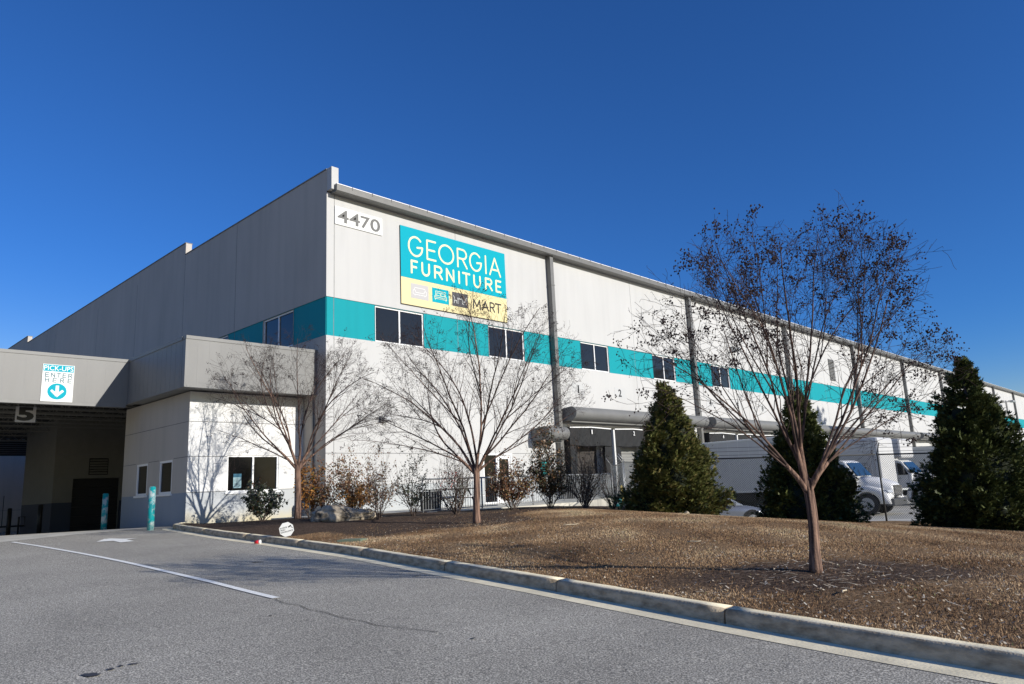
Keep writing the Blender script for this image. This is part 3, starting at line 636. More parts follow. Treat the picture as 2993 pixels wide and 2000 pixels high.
# dock shelters and doors
def dock(y, k):
    e = bpy.data.objects.new('dock_shelter', None); C.objects.link(e); P(e)
    rs = random.Random(k)
    hd = MB()
    n = 34; y0, y1 = y-1.78, y+1.78
    def pt(i, j):
        t = i/n; yy = y0+(y1-y0)*t; zt = 4.57+0.05*(1-abs(2*t-1)); zb_ = 3.62+0.02*math.sin(t*9+k)
        fold = 0.045*math.sin(t*26+2.2*j+k*1.7)*(j/6)*(0.4+0.6*abs(math.sin(t*3.3+k))) + 0.02*math.sin(t*61+j)
        return (0.62+fold, yy, zt+(zb_-zt)*j/6)
    for i in range(n):
        for j in range(6): hd.quad(pt(i, j), pt(i+1, j), pt(i+1, j+1), pt(i, j+1))
    for s in (y0, y1): hd.quad((0.01, s, 4.57), (0.62, s, 4.57), (0.62, s, 3.62), (0.01, s, 3.62))
    ho = hd.build('header_curtain', m_tarp, fixn=True); ho.parent = e
    for pl in ho.data.polygons: pl.use_smooth = abs(pl.normal.y) < 0.95
    tb = MB(); 
    for a, b, z0, z1 in ((y0, y, 4.58, 4.63), (y, y1, 4.63, 4.58)):
        tb.poly([(0.66, a, z0), (0.66, b, z1), (0.01, b, z1+0.03), (0.01, a, z0+0.03)]); tb.poly([(0.665, a, z0-0.05), (0.665, b, z1-0.05), (0.665, b, z1), (0.665, a, z0)])
    o = tb.build('top_flashing', m_white); o.parent = e
    for s in (-1, 1):
        cb = MB(); ya = y+s*1.78; yb = y+s*1.22
        for j in range(12):
            za, zb_ = 3.6-j*0.24, 3.6-(j+1)*0.24; fx = 0.60+0.02*(j % 2); fx2 = 0.60+0.02*((j+1) % 2)
            cb.quad((fx, ya, za), (fx2, ya, zb_), (fx2-0.05, yb-s*0.04*math.sin(j), zb_), (fx-0.05, yb-s*0.04*math.sin(j-1), za))
        cb.quad((0.01, ya, 3.6), (0.60, ya, 3.6), (0.60, ya, 0.75), (0.01, ya, 0.75))
        o = cb.build('side_curtain', m_tarp); o.parent = e
    if s:
        pb = MB(); pb.box(0.02, 0.72, y+1.88, y+2.02, 0.0, 4.52); o = pb.build('shelter_post', m_whited, bevel=0.01); o.parent = e
    dd = MB()
    for j in range(6): dd.box(-0.16, -0.10, y-1.3, y+1.3, 0.93+j*0.47, 0.93+j*0.47+0.455)
    dd.box(-0.2, -0.165, y-1.3, y+1.3, 0.93, 3.75, 1)
    o = dd.build('overhead_door', [m_door1 if k == 1 else m_door2, m_greyd]); o.parent = e
    for yy in (y-0.975, y+0.975):
        bb = MB(); bb.box(0.01, 0.18, yy-0.17, yy+0.17, 0.45, 0.9); o = bb.build('dock_bumper', m_black); o.parent = e
    t = text_mesh(str(k), (y-(0.03 if k == 1 else 0.075), 4.24, y+(0.04 if k == 1 else 0.075), 4.47), FX(0.70), 0.004, 'numeral', m_white, None, off=0.01); t.parent = e
for k, y in enumerate(docks): dock(y, k+1)
# numbers above the docks on slightly brighter painted squares
nums = [(15.7, 6.73), (19.55, 6.75), (23.45, 6.74), (30.05, 6.71), (34.05, 6.72), (38.0, 6.72)]
for k, (y, z) in enumerate(nums):
    q = MB(); rbox(q, FX(0), y-0.52, y+0.52, 6.44, 7.06, -0.01, 0.006); pn = q.build('number_panel', m_numbg); P(pn)
    hw = 0.06 if k == 0 else 0.15
    t = text_mesh(str(k+1), (y-hw, z-0.22, y+hw, z+0.22), FX(0.006), 0.004, 'numeral', m_black_l, None, off=0.025); t.parent = pn
# wall lights, louvres, vents
def wall_light(y, z, s=1.0):
    e = bpy.data.objects.new('wall_light', None); C.objects.link(e); e.location = (0, y, z-0.9); e.parent = wh
    b = MB(); b.box(0.0, 0.06, -0.10*s, 0.10*s, -0.12*s, 0.12*s); o = b.build('back_plate', m_greyd); o.parent = e
    b = MB(); b.prism([(0.06, 0.13), (0.30, 0.06), (0.32, -0.06), (0.06, -0.14)], -0.17*s, 0.17*s, lambda p, q, t: (p*s, t, q*s)); o = b.build('housing', m_steel, bevel=0.01); o.parent = e
    b = MB(); b.quad((0.10*s, -0.12*s, -0.135*s), (0.28*s, -0.12*s, -0.075*s), (0.28*s, 0.12*s, -0.075*s), (0.10*s, 0.12*s, -0.135*s)); o = b.build('lens', m_lamp); o.parent = e
wall_light(2.69, 4.65, 1.0); wall_light(34.0, 10.85, 1.6)
e = bpy.data.objects.new('wall_light', None); C.objects.link(e); e.location = (0, 122.4, 10.0); e.parent = wh
b = MB(); b.tube([(0, 0, -0.8), (0.1, 0, 0.0), (0.4, 0.2, 0.5), (1.6, 2.4, 0.75)], 0.10, 6); o = b.build('arm', m_greyd); o.parent = e
b = MB(); b.box(1.2, 1.9, 2.2, 4.4, 0.65, 0.9); o = b.build('lamp_head', m_steel, bevel=0.03); o.parent = e
def louvre(y0, y1, z0, z1, n):
    b = MB(); rbox(b, FX(0), y0, y1, z0, z1, 0.0, 0.03, 1)
    for k in range(n):
        za = z0+(z1-z0)*(k+0.1)/n; zb_ = z0+(z1-z0)*(k+0.75)/n; b.prism([(0.03, za), (0.10, za), (0.03, zb_)], y0+0.03, y1-0.03, lambda p, q, t: (p, t, q))
    P(b.build('louvre', [m_grey, m_greyd]))
louvre(52.6, 53.9, 9.95, 11.95, 14); louvre(129.2, 130.4, 9.8, 12.2, 16)
for y in (122.4, 126.3, 130.3, 134.2, 138.1): louvre(y-0.35, y+0.35, 6.45, 7.05, 4)
q = MB(); rbox(q, FX(0), 12.25, 12.75, 2.15, 2.85, 0.0, 0.05); o = q.build('wall_sign', M('teal_sheet', (0.02, 0.42, 0.42), 0.5), bevel=0.01)
tag(o, 'small teal sign on the wall behind the tall green and brown shrub', 'sign')

# 4470 address sign
sg = thing('address_sign', 'white address board with grey 4470 numerals high on the warehouse corner', 'sign', (0, 1.5, 12.6)); 
def PS(o, e): o.parent = e; o.matrix_parent_inverse = Matrix.Translation(-Vector(e.location)); return o
q = MB(); rbox(q, FX(0), 0.37, 2.74, 12.60, 13.38, 0.003, 0.045); PS(q.build('board', m_sign_w, bevel=0.005), sg)
for ch, r in (('4', (0.49, 12.73, 1.02, 13.28)), ('4', (1.06, 12.73, 1.58, 13.28)), ('7', (1.62, 12.72, 2.09, 13.25)), ('0', (2.11, 12.70, 2.62, 13.27))):
    PS(text_mesh(ch, r, FX(0.045), 0.012, 'numeral', m_letter, None, off=0.012), sg)
# big store sign
sg = thing('store_sign', 'large teal and yellow GEORGIA FURNITURE MART sign on the sunlit facade', 'sign', (0, 7, 9.72))
q = MB(); rbox(q, FX(0), 3.70, 10.31, 9.71, 13.33, 0.003, 0.05); PS(q.build('backing', m_black_l), sg)
q = MB(); rbox(q, FX(0), 3.70, 10.31, 10.955, 13.33, 0.051, 0.062); PS(q.build('teal_panel', m_sign_t), sg)
q = MB(); rbox(q, FX(0), 3.70, 10.31, 9.73, 10.950, 0.051, 0.062); PS(q.build('yellow_panel', m_sign_y), sg)
fn = FX(0.0); N0 = 0.062
for ch, a, b in (('G', 4.15, 4.93), ('E', 5.21, 5.71), ('O', 5.92, 6.81), ('R', 7.08, 7.66), ('G', 7.87, 8.62), ('I', 8.88, 8.98), ('A', 9.20, 9.93)):
    m = MB(); strokes(m, STROKE[ch], (a, 12.04, b, 12.93), fn, 0.045, N0); PS(m.build('letter', m_ltr_y), sg)
for ch, a, b in (('F', 4.29, 4.60), ('U', 4.90, 5.30), ('R', 5.64, 6.06), ('N', 6.36, 6.78), ('I', 7.08, 7.18), ('T', 7.38, 7.81), ('U', 8.10, 8.50), ('R', 8.88, 9.30), ('E', 9.60, 9.92)):
    m = MB(); strokes(m, STROKE[ch], (a, 11.23, b, 11.78), fn, 0.050, N0); PS(m.build('letter', m_ltr_y), sg)
for ch, a, b in (('M', 8.0, 8.46), ('A', 8.60, 9.0), ('R', 9.13, 9.42), ('T', 9.50, 9.88)):
    m = MB(); strokes(m, STROKE[ch], (a, 10.14, b, 10.58), fn, 0.036, N0); PS(m.build('letter', m_black_l), sg)
def icon(u0, u1, mat, paths, lm):
    v0, v1 = 10.06, 10.74
    q = MB(); rbox(q, FX(0), u0, u1, v0, v1, 0.062, 0.067); t = PS(q.build('icon_tile', mat), sg)
    m = MB(); strokes(m, paths, (u0, v0, u1, v1), fn, 0.011, 0.067); o = m.build('line_drawing', lm); PS(o, sg)
sofa = [[(.16, .28), (.84, .28), (.88, .34), (.88, .54), (.8, .58), (.74, .54), (.74, .42), (.26, .42), (.26, .54), (.2, .58), (.12, .54), (.12, .34), (.16, .28)], [(.2, .58), (.2, .7), (.26, .74), (.74, .74), (.8, .7), (.8, .58)], [(.22, .28), (.22, .20)], [(.78, .28), (.78, .20)]]
bed = [[(.14, .28), (.14, .44), (.2, .5), (.8, .5), (.86, .44), (.86, .28), (.14, .28)], [(.2, .5), (.2, .8), (.8, .8), (.8, .5)], [(.27, .52), (.27, .68), (.48, .68), (.48, .52)], [(.52, .52), (.52, .68), (.73, .68), (.73, .52)], [(.14, .38), (.86, .38)], [(.18, .28), (.18, .18)], [(.82, .28), (.82, .18)]]
tab = [[(.34, .62), (.66, .62)], [(.36, .62), (.36, .22)], [(.64, .62), (.64, .22)], [(.40, .55), (.60, .55)], [(.08, .72), (.13, .68), (.14, .42), (.28, .42), (.28, .22)], [(.14, .42), (.12, .22)], [(.92, .72), (.87, .68), (.86, .42), (.72, .42), (.72, .22)], [(.86, .42), (.88, .22)]]
icon(4.23, 5.24, m_sign_g, sofa, m_sign_w); icon(5.45, 6.45, m_sign_t, bed, m_ltr_y); icon(6.66, 7.65, m_sign_k, tab, m_sign_w)

# ------------------------------------------------------------------ office annex beside the drive-through
an = thing('office_annex', 'low white annex with grey base and black windows beside the drive-through', 'building', (-1.66, -4.53, 0.8))
PA = lambda o: PS(o, an)
XA, YA, XB = -1.66, -4.53, -8.02
mw = MB(); mbs = MB(); f = FX(XA); g = FY(YA)
panel(f, YA, 0, 0.2, 5.56, [(-3.08, -1.04, 1.94, 3.27)], [(1.98, 5.56, mw, 0), (0.2, 1.98, mbs, 0)], rev=0.14)
for z in (1.98, 3.23, 4.48):
    for a, b in (((YA, -3.1), (-1.02, -0.01)) if z < 4 else ((YA, -0.01),)): rbox(mw, f, a, b, z-0.012, z+0.012, -0.01, 0.003, 1)
PA(mw.build('front_wall', [m_awall, m_joint])); PA(mbs.build('front_wall_base', m_abase))
mw = MB(); mbs = MB()
panel(g, XB, XA, 0.0, 5.56, [(-6.50, -5.36, 1.98, 3.2), (-4.18, -2.98, 1.98, 3.2)], [(1.98, 5.56, mw, 0), (0.0, 1.98, mbs, 0)], rev=0.14)
for z in (3.23, 4.48):
    for a, b in (((XB, -6.62), (-5.28, -4.26), (-2.88, XA)) if z < 4 else ((XB, XA),)): rbox(mw, g, a, b, z-0.012, z+0.012, -0.01, 0.003, 1)
mw.quad((XB, YA, 0), (XB, 0, 0), (XB, 0, 5.56), (XB, YA, 5.56))
PA(mw.build('side_wall', [m_lwall, m_joint])); PA(mbs.build('side_wall_base', m_lbase))
w = window(FX(XA), -3.08, -1.04, 1.94, 3.27, an, rev=0.08, fw=0.055, glass=m_glassk, sill=True, conv=PA)
q = MB(); rbox(q, FX(XA), -2.80, -2.49, 2.08, 2.60, -0.079, -0.075, 0); rbox(q, FX(XA), -2.80, -2.49, 2.47, 2.60, -0.074, -0.072, 1)
for k in range(6): rbox(q, FX(XA), -2.77, -2.52-random.uniform(0, 0.06), 2.40-k*0.05, 2.415-k*0.05, -0.074, -0.0735, 2)
o = q.build('notice', [m_paper, M('notice_header', (0.02, 0.10, 0.16), 0.7), m_sign_k]); o.parent = w
window(FY(YA), -6.50, -5.36, 1.98, 3.2, an, rev=0.06, fw=0.08, mull=False, glass=m_blind, sill=True, conv=PA)
window(FY(YA), -4.18, -2.98, 1.98, 3.2, an, rev=0.06, fw=0.08, mull=False, glass=m_blind, sill=True, conv=PA)
q = MB(); q.box(-0.9, -0.82, -0.07, -0.01, 1.0, 5.5); o = q.build('conduit', m_greyd); PA(o)
q = MB(); q.box(-0.55, -0.25, -0.16, -0.01, 1.35, 1.75); o = q.build('meter_box', m_steel, bevel=0.01); PA(o)

# clad canopy over the annex + drive-through canopy
cn = thing('drive_through_canopy', 'grey metal clad canopy wrapping the annex and the pick-up lanes', 'canopy', (-6.1, -5.17, 0.6))
PC = lambda o: PS(o, cn)
fa = MB(); sm = MB()
def clad(mb, fn, u0, u1, v0, v1, us):
    rbox(mb, fn, u0, u1, v0, v1-0.12, -0.25, 0.0, 0); rbox(mb, fn, u0-0.0, u1+0.0, v1-0.12, v1, -0.27, 0.025, 0)
    rbox(mb, fn, u0, u1, v1-0.135, v1-0.121, -0.2, 0.004, 1); rbox(mb, fn, u0, u1, v0-0.02, v0, -0.25, 0.006, 1)
    for u in us: rbox(mb, fn, u-0.007, u+0.007, v0+0.005, v1-0.14, -0.01, 0.003, 1)
clad(fa, FX(-0.64), -5.17, -0.0, 5.57, 7.37, [-5.17+0.42*k for k in range(1, 13)])
clad(fa, FY(-5.17), -6.38, -0.912, 5.57, 7.36, [-0.64-0.42*k for k in range(1, 13)])
PC(fa.build('annex_fascia', [m_grey, m_greyd]))
fb = MB(); clad(fb, FX(-6.1), -26, -5.175, 5.55, 7.34, [-5.34-0.665*k for k in range(0, 31)]); PC(fb.build('lane_fascia', [m_grey, m_greyd]))
so = MB(); so.quad((-6.35, -4.95, 5.60), (-0.9, -4.95, 5.60), (-0.9, 0, 5.60), (-6.35, 0, 5.60)); so.quad((-6.1, -5.0, 7.2), (-0.8, -5.0, 7.2), (-0.8, 0, 7.2), (-6.1, 0, 7.2)); so.quad((-34, -26, 7.0), (-6.2, -26, 7.0), (-6.2, 0, 7.0), (-34, 0, 7.0)); 
PC(so.build('soffit', m_greyd)); 
dk = MB(); dk.box(-34, -6.36, -26, -0.01, 6.42, 6.6)
for k in range(60): dk.box(-34, -6.36, -26+k*0.43, -25.85+k*0.43, 6.38, 6.42)
PC(dk.build('roof_deck', m_deck))
def joist(x):
    j = MB(); zt, zb_ = 6.36, 5.80
    j.box(x-0.05, x+0.05, -26, -0.05, zt-0.06, zt); j.box(x-0.05, x+0.05, -26, -0.05, zb_, zb_+0.06)
    y = -26.0; k = 0
    while y < -0.8:
        j.tube([(x, y, zb_+0.03), (x, y+0.5, zt-0.03)], 0.016, 4); j.tube([(x, y+0.5, zt-0.03), (x, y+1.0, zb_+0.03)], 0.016, 4); j.tube([(x, y+0.5, zt-.03), (x, y+0.5, zb_+.03)], 0.012, 4); y += 1.0
    return j.build('joist', m_joist)
j0 = joist(0); j0.location = (-7.3, 0, 0); PC(j0)
for x in (-9.2, -11.1, -13.0, -14.9, -16.8, -18.7, -21.5, -24.5, -28):
    o = j0.copy(); C.objects.link(o); o.location = (x, 0, 0)
q = MB(); 
for y in (-9.0, -15, -21): q.box(-34, -6.36, y-0.08, y+0.08, 5.66, 5.80)
PC(q.build('girder', m_joist))
for y in (-15.5, -25.5):
    for x in (-6.6, -33.5): q = MB(); q.box(x-0.15, x+0.15, y-0.15, y+0.15, 0.0, 6.4); PC(q.build('column', m_greyd))
q = MB(); q.box(-6.36, -6.1, -26, -5.2, 5.42, 5.55); PC(q.build('edge_beam', m_greyd))
# pick-up sign on the fascia
sg = thing('pickup_sign', 'white and teal PICK-UPS ENTER HERE sign with down arrow on the grey fascia', 'sign', (-6.1, -7.6, 5.52))
q = MB(); rbox(q, FX(-6.1), -8.14, -7.10, 5.52, 6.91, 0.004, 0.03); PS(q.build('board', m_sign_w), sg)
q = MB(); rbox(q, FX(-6.1), -8.12, -7.12, 6.65, 6.89, 0.03, 0.034); PS(q.build('header_band', m_sign_t), sg)
PS(text_mesh('PICK-UPS', (-8.10, 6.68, -7.14, 6.86), FX(-6.1), 0.004, 'lettering', m_sign_w, None, off=0.008, n0=0.034), sg)
for word, z0 in (('ENTER', 6.44), ('HERE', 6.25)):
    n = len(word); m = MB(); wd = 0.11; x0, x1 = (-8.04, -7.17) if n == 5 else (-8.03, -7.18)
    for i, ch in enumerate(word):
        c = x0+wd/2+(x1-x0-wd)*i/(n-1); strokes(m, STROKE[ch], (c-wd/2, z0, c+wd/2, z0+0.145), FX(-6.1), 0.014, 0.031)
    PS(m.build('lettering', M('slate_letters', (0.03, 0.11, 0.14), 0.5)), sg)
q = MB(); q.poly([FX(-6.1)(-7.625+0.315*math.cos(t), 5.905+0.30*math.sin(t), 0.033) for t in [2*math.pi*k/40 for k in range(40)]]); PS(q.build('disc', m_sign_t), sg)
q = MB(); ar = [(-.055, .22), (.055, .22), (.055, -.02), (.17, .08), (.225, .02), (0, -.22), (-.225, .02), (-.17, .08), (-.055, -.02)]
# split to convex pieces
fnn = FX(-6.1)
for pc in ([(-.055, .22), (.055, .22), (.055, -.03), (-.055, -.03)], [(.05, -.03), (.17, .07), (.225, .01), (0.0, -.22)], [(-.05, -.03), (0.0, -.22), (-.225, .01), (-.17, .07)], [(-.052, -.031), (.052, -.031), (0, -.19)]):
    q.poly([fnn(-7.625+a, 5.905+b, 0.0365+0.0004*len(q.f)) for a, b in pc])
PS(q.build('arrow', m_sign_w), sg)
# hanging lane number
sg = thing('lane_number_sign', 'square board with black 5 hanging under the dark canopy', 'sign', (-7.6, -8.2, 4.89))
q = MB(); rbox(q, FX(-7.6), -8.55, -7.89, 4.89, 5.47, -0.01, 0.01); PS(q.build('board', m_sign_g), sg)  # white board painted grey to carry the shade under the canopy
PS(text_mesh('5', (-8.50, 4.94, -7.95, 5.46), FX(-7.59), 0.004, 'numeral', m_black_l, None, off=0.05), sg)
q = MB(); q.box(-7.62, -7.58, -8.5, -8.47, 5.47, 5.80); q.box(-7.62, -7.58, -7.97, -7.94, 5.47, 5.80); PS(q.build('hanger', m_joist), sg)

# rooms at the back of the lanes
rm = thing('lane_end_building', 'shade-darkened white block at the back of the drive-through with wide door and louvre', 'building', (-20, -4, 0.3))
PR = lambda o: PS(o, rm)
mw = MB(); mbs = MB()
panel(FX(-20), -4, 0, -0.3, 6.4, [(-3.07, -0.72, 0.2, 3.2)], [(1.95, 6.4, mw, 0), (-0.3, 1.95, mbs, 0)], rev=0.25)
panel(FY(-4), -26, -20, -0.3, 6.4, [], [(1.95, 6.4, mw, 0), (-0.3, 1.95, mbs, 0)])
for z in (3.23, 4.48):
    rbox(mw, FX(-20), -4, 0 if z > 4 else -3.1, z-0.012, z+0.012, -0.01, 0.003, 1); rbox(mw, FY(-4), -26, -20, z-0.012, z+0.012, -0.01, 0.003, 1)
mw.quad((-26, -4, 0), (-26, 0, 0), (-26, 0, 6.4), (-26, -4, 6.4))
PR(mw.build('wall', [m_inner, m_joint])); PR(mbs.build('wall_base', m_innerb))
q = MB()
for k in range(6): q.box(-20.30, -20.24, -3.07, -0.72, 0.2+k*0.5, 0.2+k*0.5+0.49)
PR(q.build('roller_door', m_blackp))
q = MB(); rbox(q, FX(-20), -2.34, -1.38, 3.38, 4.28, 0.003, 0.02, 1)
for k in range(6): q.prism([(0.02, 3.42+k*0.14), (0.09, 3.42+k*0.14), (0.02, 3.52+k*0.14)], -2.30, -1.42, lambda p, qq, t: (-20+p, t, qq))
PR(q.build('louvre', [m_inner, m_black]))
bw = thing('far_wall', 'bluish shaded wall seen at the far left end of the lanes', 'wall', (-40, -8, 0))
q = MB(); rbox(q, FX(-40), -20, -0.1, -0.6, 7.5, -0.3, 0.0); 
for y in (-5.2, -9.5): rbox(q, FX(-40), y-0.012, y+0.012, -0.5, 7.4, -0.01, 0.003, 1)
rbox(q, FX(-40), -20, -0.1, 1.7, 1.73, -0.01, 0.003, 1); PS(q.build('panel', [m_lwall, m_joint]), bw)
q = MB()
for k in range(8): q.box(-34.12, -34.0, -26, -0.05, 5.30+k*0.14, 5.30+k*0.14+0.125)
PC(q.build('end_siding', m_blackp))
# bollards
def bollard(x, y, h, r, mat, label):
    e = thing('bollard', label, 'bollard', (x, y, float(road_z(x, y))), 'round steel bollards by the pick-up lanes')
    m = MB(); m.tube([(0, 0, -0.05), (0, 0, h-0.05)], r, 24, cap=True); o = m.build('post', mat); o.parent = e
    m = MB(); m.tube([(0, 0, h-0.05), (0, 0, h-0.025), (0, 0, h-0.005), (0, 0, h)], [r*1.01, r*0.95, r*0.7, r*0.25], 24); o = m.build('cap', mat); o.parent = e
bollard(-0.75, -6.0, 1.40, 0.105, m_tealp, 'sunlit scuffed teal bollard at the annex corner')
bollard(-7.1, -5.42, 1.40, 0.105, m_tealp, 'shaded teal bollard in front of the dark wide door')
bollard(-19.1, -4.7, 1.45, 0.11, m_blackp, 'dark bollard at the corner of the lane end block')
bollard(-23.9, -5.0, 1.45, 0.11, m_blackp, 'dark bollard beside the pipework at the far left')
pp = thing('pipework', 'dark pipes and valve standing behind the far left bollard', 'pipes', (-25, -5.0, 0.2))
m = MB(); m.tube([(0, -0.9, 0), (0, -0.9, 1.0), (0, -0.3, 1.0), (0, -0.3, 0.6), (0, 1.0, 0.6), (0, 1.0, 1.1), (0, 0.7, 1.1), (0, 0.7, 0)], 0.05, 8); o = m.build('pipe', m_blackp); o.parent = pp
m = MB(); m.box(-0.12, 0.12, -1.15, -0.85, 0.95, 1.4); o = m.build('valve_head', m_blackp, bevel=0.03); o.parent = pp
m = MB(); m.tube([(0, -0.1, 0.6), (0, -0.1, 2.3)], 0.02, 6); o = m.build('rod', m_blackp); o.parent = pp

# ------------------------------------------------------------------ walk slab, railings, furniture
SZ = 0.95
sb = MB(); prof = [(0.01, -2.2), (5.95, -2.2), (5.95, 8.0), (3.05, 14.2), (0.01, 14.2)]
sb.poly([(x, y, SZ) for x, y in prof])
for (x0, y0), (x1, y1) in zip(prof, prof[1:]+prof[:1]): sb.quad((x0, y0, -0.6), (x1, y1, -0.6), (x1, y1, SZ), (x0, y0, SZ))
struct(sb.build('walkway', m_conc))
def railing(name, pts, h, label, spacing=0.115, z=SZ, gaps=0.0, group=None):
    e = thing(name, label, 'railing', (pts[0][0], pts[0][1], z), group)
    def rel(x, y, zz): return (x-pts[0][0], y-pts[0][1], zz)
    r = MB(); bt = MB(); pk = MB()
    for (a, b) in zip(pts[:-1], pts[1:]):
        L = math.hypot(b[0]-a[0], b[1]-a[1]); n = max(1, round(L/2.3))
        for i in range(n+1):
            t = i/n; ps = MB(); x, y = a[0]+(b[0]-a[0])*t, a[1]+(b[1]-a[1])*t
            ps.tube([rel(x, y, -0.12), rel(x, y, h)], 0.024, 8); o = ps.build('post', m_railm); o.parent = e
        r.tube([rel(*a, h), rel(*b, h)], 0.026, 8); bt.tube([rel(*a, 0.09), rel(*b, 0.09)], 0.018, 6)
        k = int(L/spacing)
        for i in range(1, k):
            t = i/k; x, y = a[0]+(b[0]-a[0])*t, a[1]+(b[1]-a[1])*t; pk.tube([rel(x, y, 0.09), rel(x, y, h)], 0.009, 5, cap=False)
    o = r.build('top_rail', m_railm); o.parent = e; o = bt.build('bottom_rail', m_railm); o.parent = e; o = pk.build('pickets', m_railm); o.parent = e
    return e
railing('railing', [(5.8, 0.0), (5.8, 7.9), (2.95, 14.0)], 1.07, 'long grey picket railing along the front edge of the walkway')
railing('railing', [(2.9, 14.08), (0.9, 14.08)], 1.15, 'short grey picket railing at the dock end of the walkway')
# picnic table with a dark tub behind the railing
tb = thing('picnic_table', 'black and white picnic table behind the walkway railing', 'table', (3.6, 3.05, SZ), rz=0.05)
def add(parent, name, mat, fnb, bevel=0.0):
    m = MB(); fnb(m); o = m.build(name, mat, bevel=bevel); o.parent = parent; return o
add(tb, 'tabletop', m_blackp, lambda m: m.box(-0.38, 0.38, -1.0, 1.0, 0.70, 0.745), 0.01)
for s in (-1, 1):
    add(tb, 'bench', m_white if s > 0 else m_blackp, lambda m: m.box(s*0.75-0.13, s*0.75+0.13, -1.0, 1.0, 0.42, 0.46), 0.01)
    add(tb, 'leg_frame', m_blackp, lambda m: (m.tube([(-0.72, s*0.75, 0), (-0.25, s*0.75, 0.7)], 0.03), m.tube([(0.72, s*0.75, 0), (0.25, s*0.75, 0.7)], 0.03), m.tube([(-0.8, s*0.75, 0.40), (0.8, s*0.75, 0.40)], 0.025)))
cl = thing('black_bin', 'black lidded bin beside the picnic table behind the railing', 'bin', (3.9, 1.9, SZ))
add(cl, 'body', m_blackp, lambda m: m.prism([(-0.22, 0), (0.22, 0), (0.27, 0.62), (-0.27, 0.62)], -0.3, 0.3, lambda p, q, t: (p, t, q)), 0.02)
add(cl, 'lid', m_black, lambda m: m.box(-0.29, 0.29, -0.32, 0.32, 0.622, 0.68), 0.02)

# ------------------------------------------------------------------ chain-link fence with barbed strands and gate
def chainlink(a, b, h, z0, z1, name, label, cat='fence', posts=3.0, mesh=0.075, barbs=True, mat=m_steel, postend=True, group=None):
    e = thing(name, label, cat, (a[0], a[1], z0), group)
    L = math.hypot(b[0]-a[0], b[1]-a[1]); ux, uy = (b[0]-a[0])/L, (b[1]-a[1])/L
    pt = lambda s, v: (ux*s, uy*s, (z1-z0)*s/L + v)
    n = max(1, round(L/posts))
    for i in range(n + (1 if postend else 0)):
        s = L*i/n
        add(e, 'post', m_postm, lambda m: (m.tube([pt(s, -0.3), pt(s, h+0.05)], 0.032, 8), m.tube([pt(s, h+0.05), tuple(np.array(pt(s, h+0.38))+np.array((uy*0.22, -ux*0.22, 0)))], 0.018, 6)) if barbs else m.tube([pt(s, -0.3), pt(s, h+0.05)], 0.032, 8))
    add(e, 'top_rail', m_postm, lambda m: m.tube([pt(0, h), pt(L, h)], 0.024, 8))
    w = MB(); r = 0.0042
    k = -int(h/mesh)-1
    while k*mesh < L:
        for dr in (1, -1):
            s0 = k*mesh; v0 = 0.04 if dr > 0 else h-0.02; pts = []
            sa, va, sb_, vb = s0, v0, s0+(h-0.06), (h-0.02 if dr > 0 else 0.04)
            if sa < 0: va += dr*(0-sa); sa = 0
            if sb_ > L: vb -= dr*(sb_-L); sb_ = L
            if sb_ > sa: w.tube([pt(sa, va), pt(sb_, vb)], r, 3, cap=False, smooth=False)
        k += 1
    o = w.build('wire_mesh', mat); o.parent = e
    if barbs:
        q = MB()
        for j in range(3):
            off = 0.07*j+0.06; q.tube([tuple(np.array(pt(0, h+0.10+0.12*j))+np.array((uy*off, -ux*off, 0))), tuple(np.array(pt(L, h+0.10+0.12*j))+np.array((uy*off, -ux*off, 0)))], 0.006, 4)
        o = q.build('barbed_wire', mat); o.parent = e
    return e
m_wire = M('dull_black_wire', (0.07, 0.075, 0.075), 0.6, 0.3); m_postm = M('dark_fence_post', (0.05, 0.052, 0.052), 0.6, 0.3)
chainlink((11.9, 6.6), (16.3, 10.8), 2.15, 0.12, 0.0, 'chain_link_fence', 'chain link fence with black top rail between the conical conifers', mat=m_wire, posts=6.2, postend=False)
chainlink((16.35, 10.85), (30, 24.3), 2.15, 0.0, -0.42, 'chain_link_fence', 'chain link fence in front of the white truck cabs on the right', mat=m_wire, posts=6.0)
m_postm = m_steel
chainlink((4.9, 12.5), (11.85, 6.65), 2.0, 0.55, 0.15, 'chain_link_fence', 'bright galvanised fence running behind the first conifer', mat=m_steel, posts=2.4)
chainlink((3.0, 14.1), (4.75, 12.62), 1.95, 0.5, 0.52, 'gate', 'narrow galvanised chain link gate beside the pale dock post', 'gate', posts=1.6, mat=m_steel)
yb = thing('yellow_bollard', 'yellow bollard behind the chain link gate', 'bollard', (2.0, 16.2, 0.1)); add(yb, 'post', m_yel, lambda m: m.tube([(0, 0, -0.2), (0, 0, 1.35), (0, 0, 1.4)], [0.09, 0.09, 0.03], 16))
br = thing('barrel', 'small teal barrel at the foot of the gate', 'barrel', (4.15, 12.9, 0.52)); add(br, 'drum', m_tealp, lambda m: m.tube([(0, 0, 0), (0, 0, 0.05), (0, 0, 0.3), (0, 0, 0.42)], [0.16, 0.17, 0.17, 0.16], 16)); add(br, 'rim', m_tealp, lambda m: m.tube([(0, 0, 0.40), (0, 0, 0.43)], 0.178, 16))

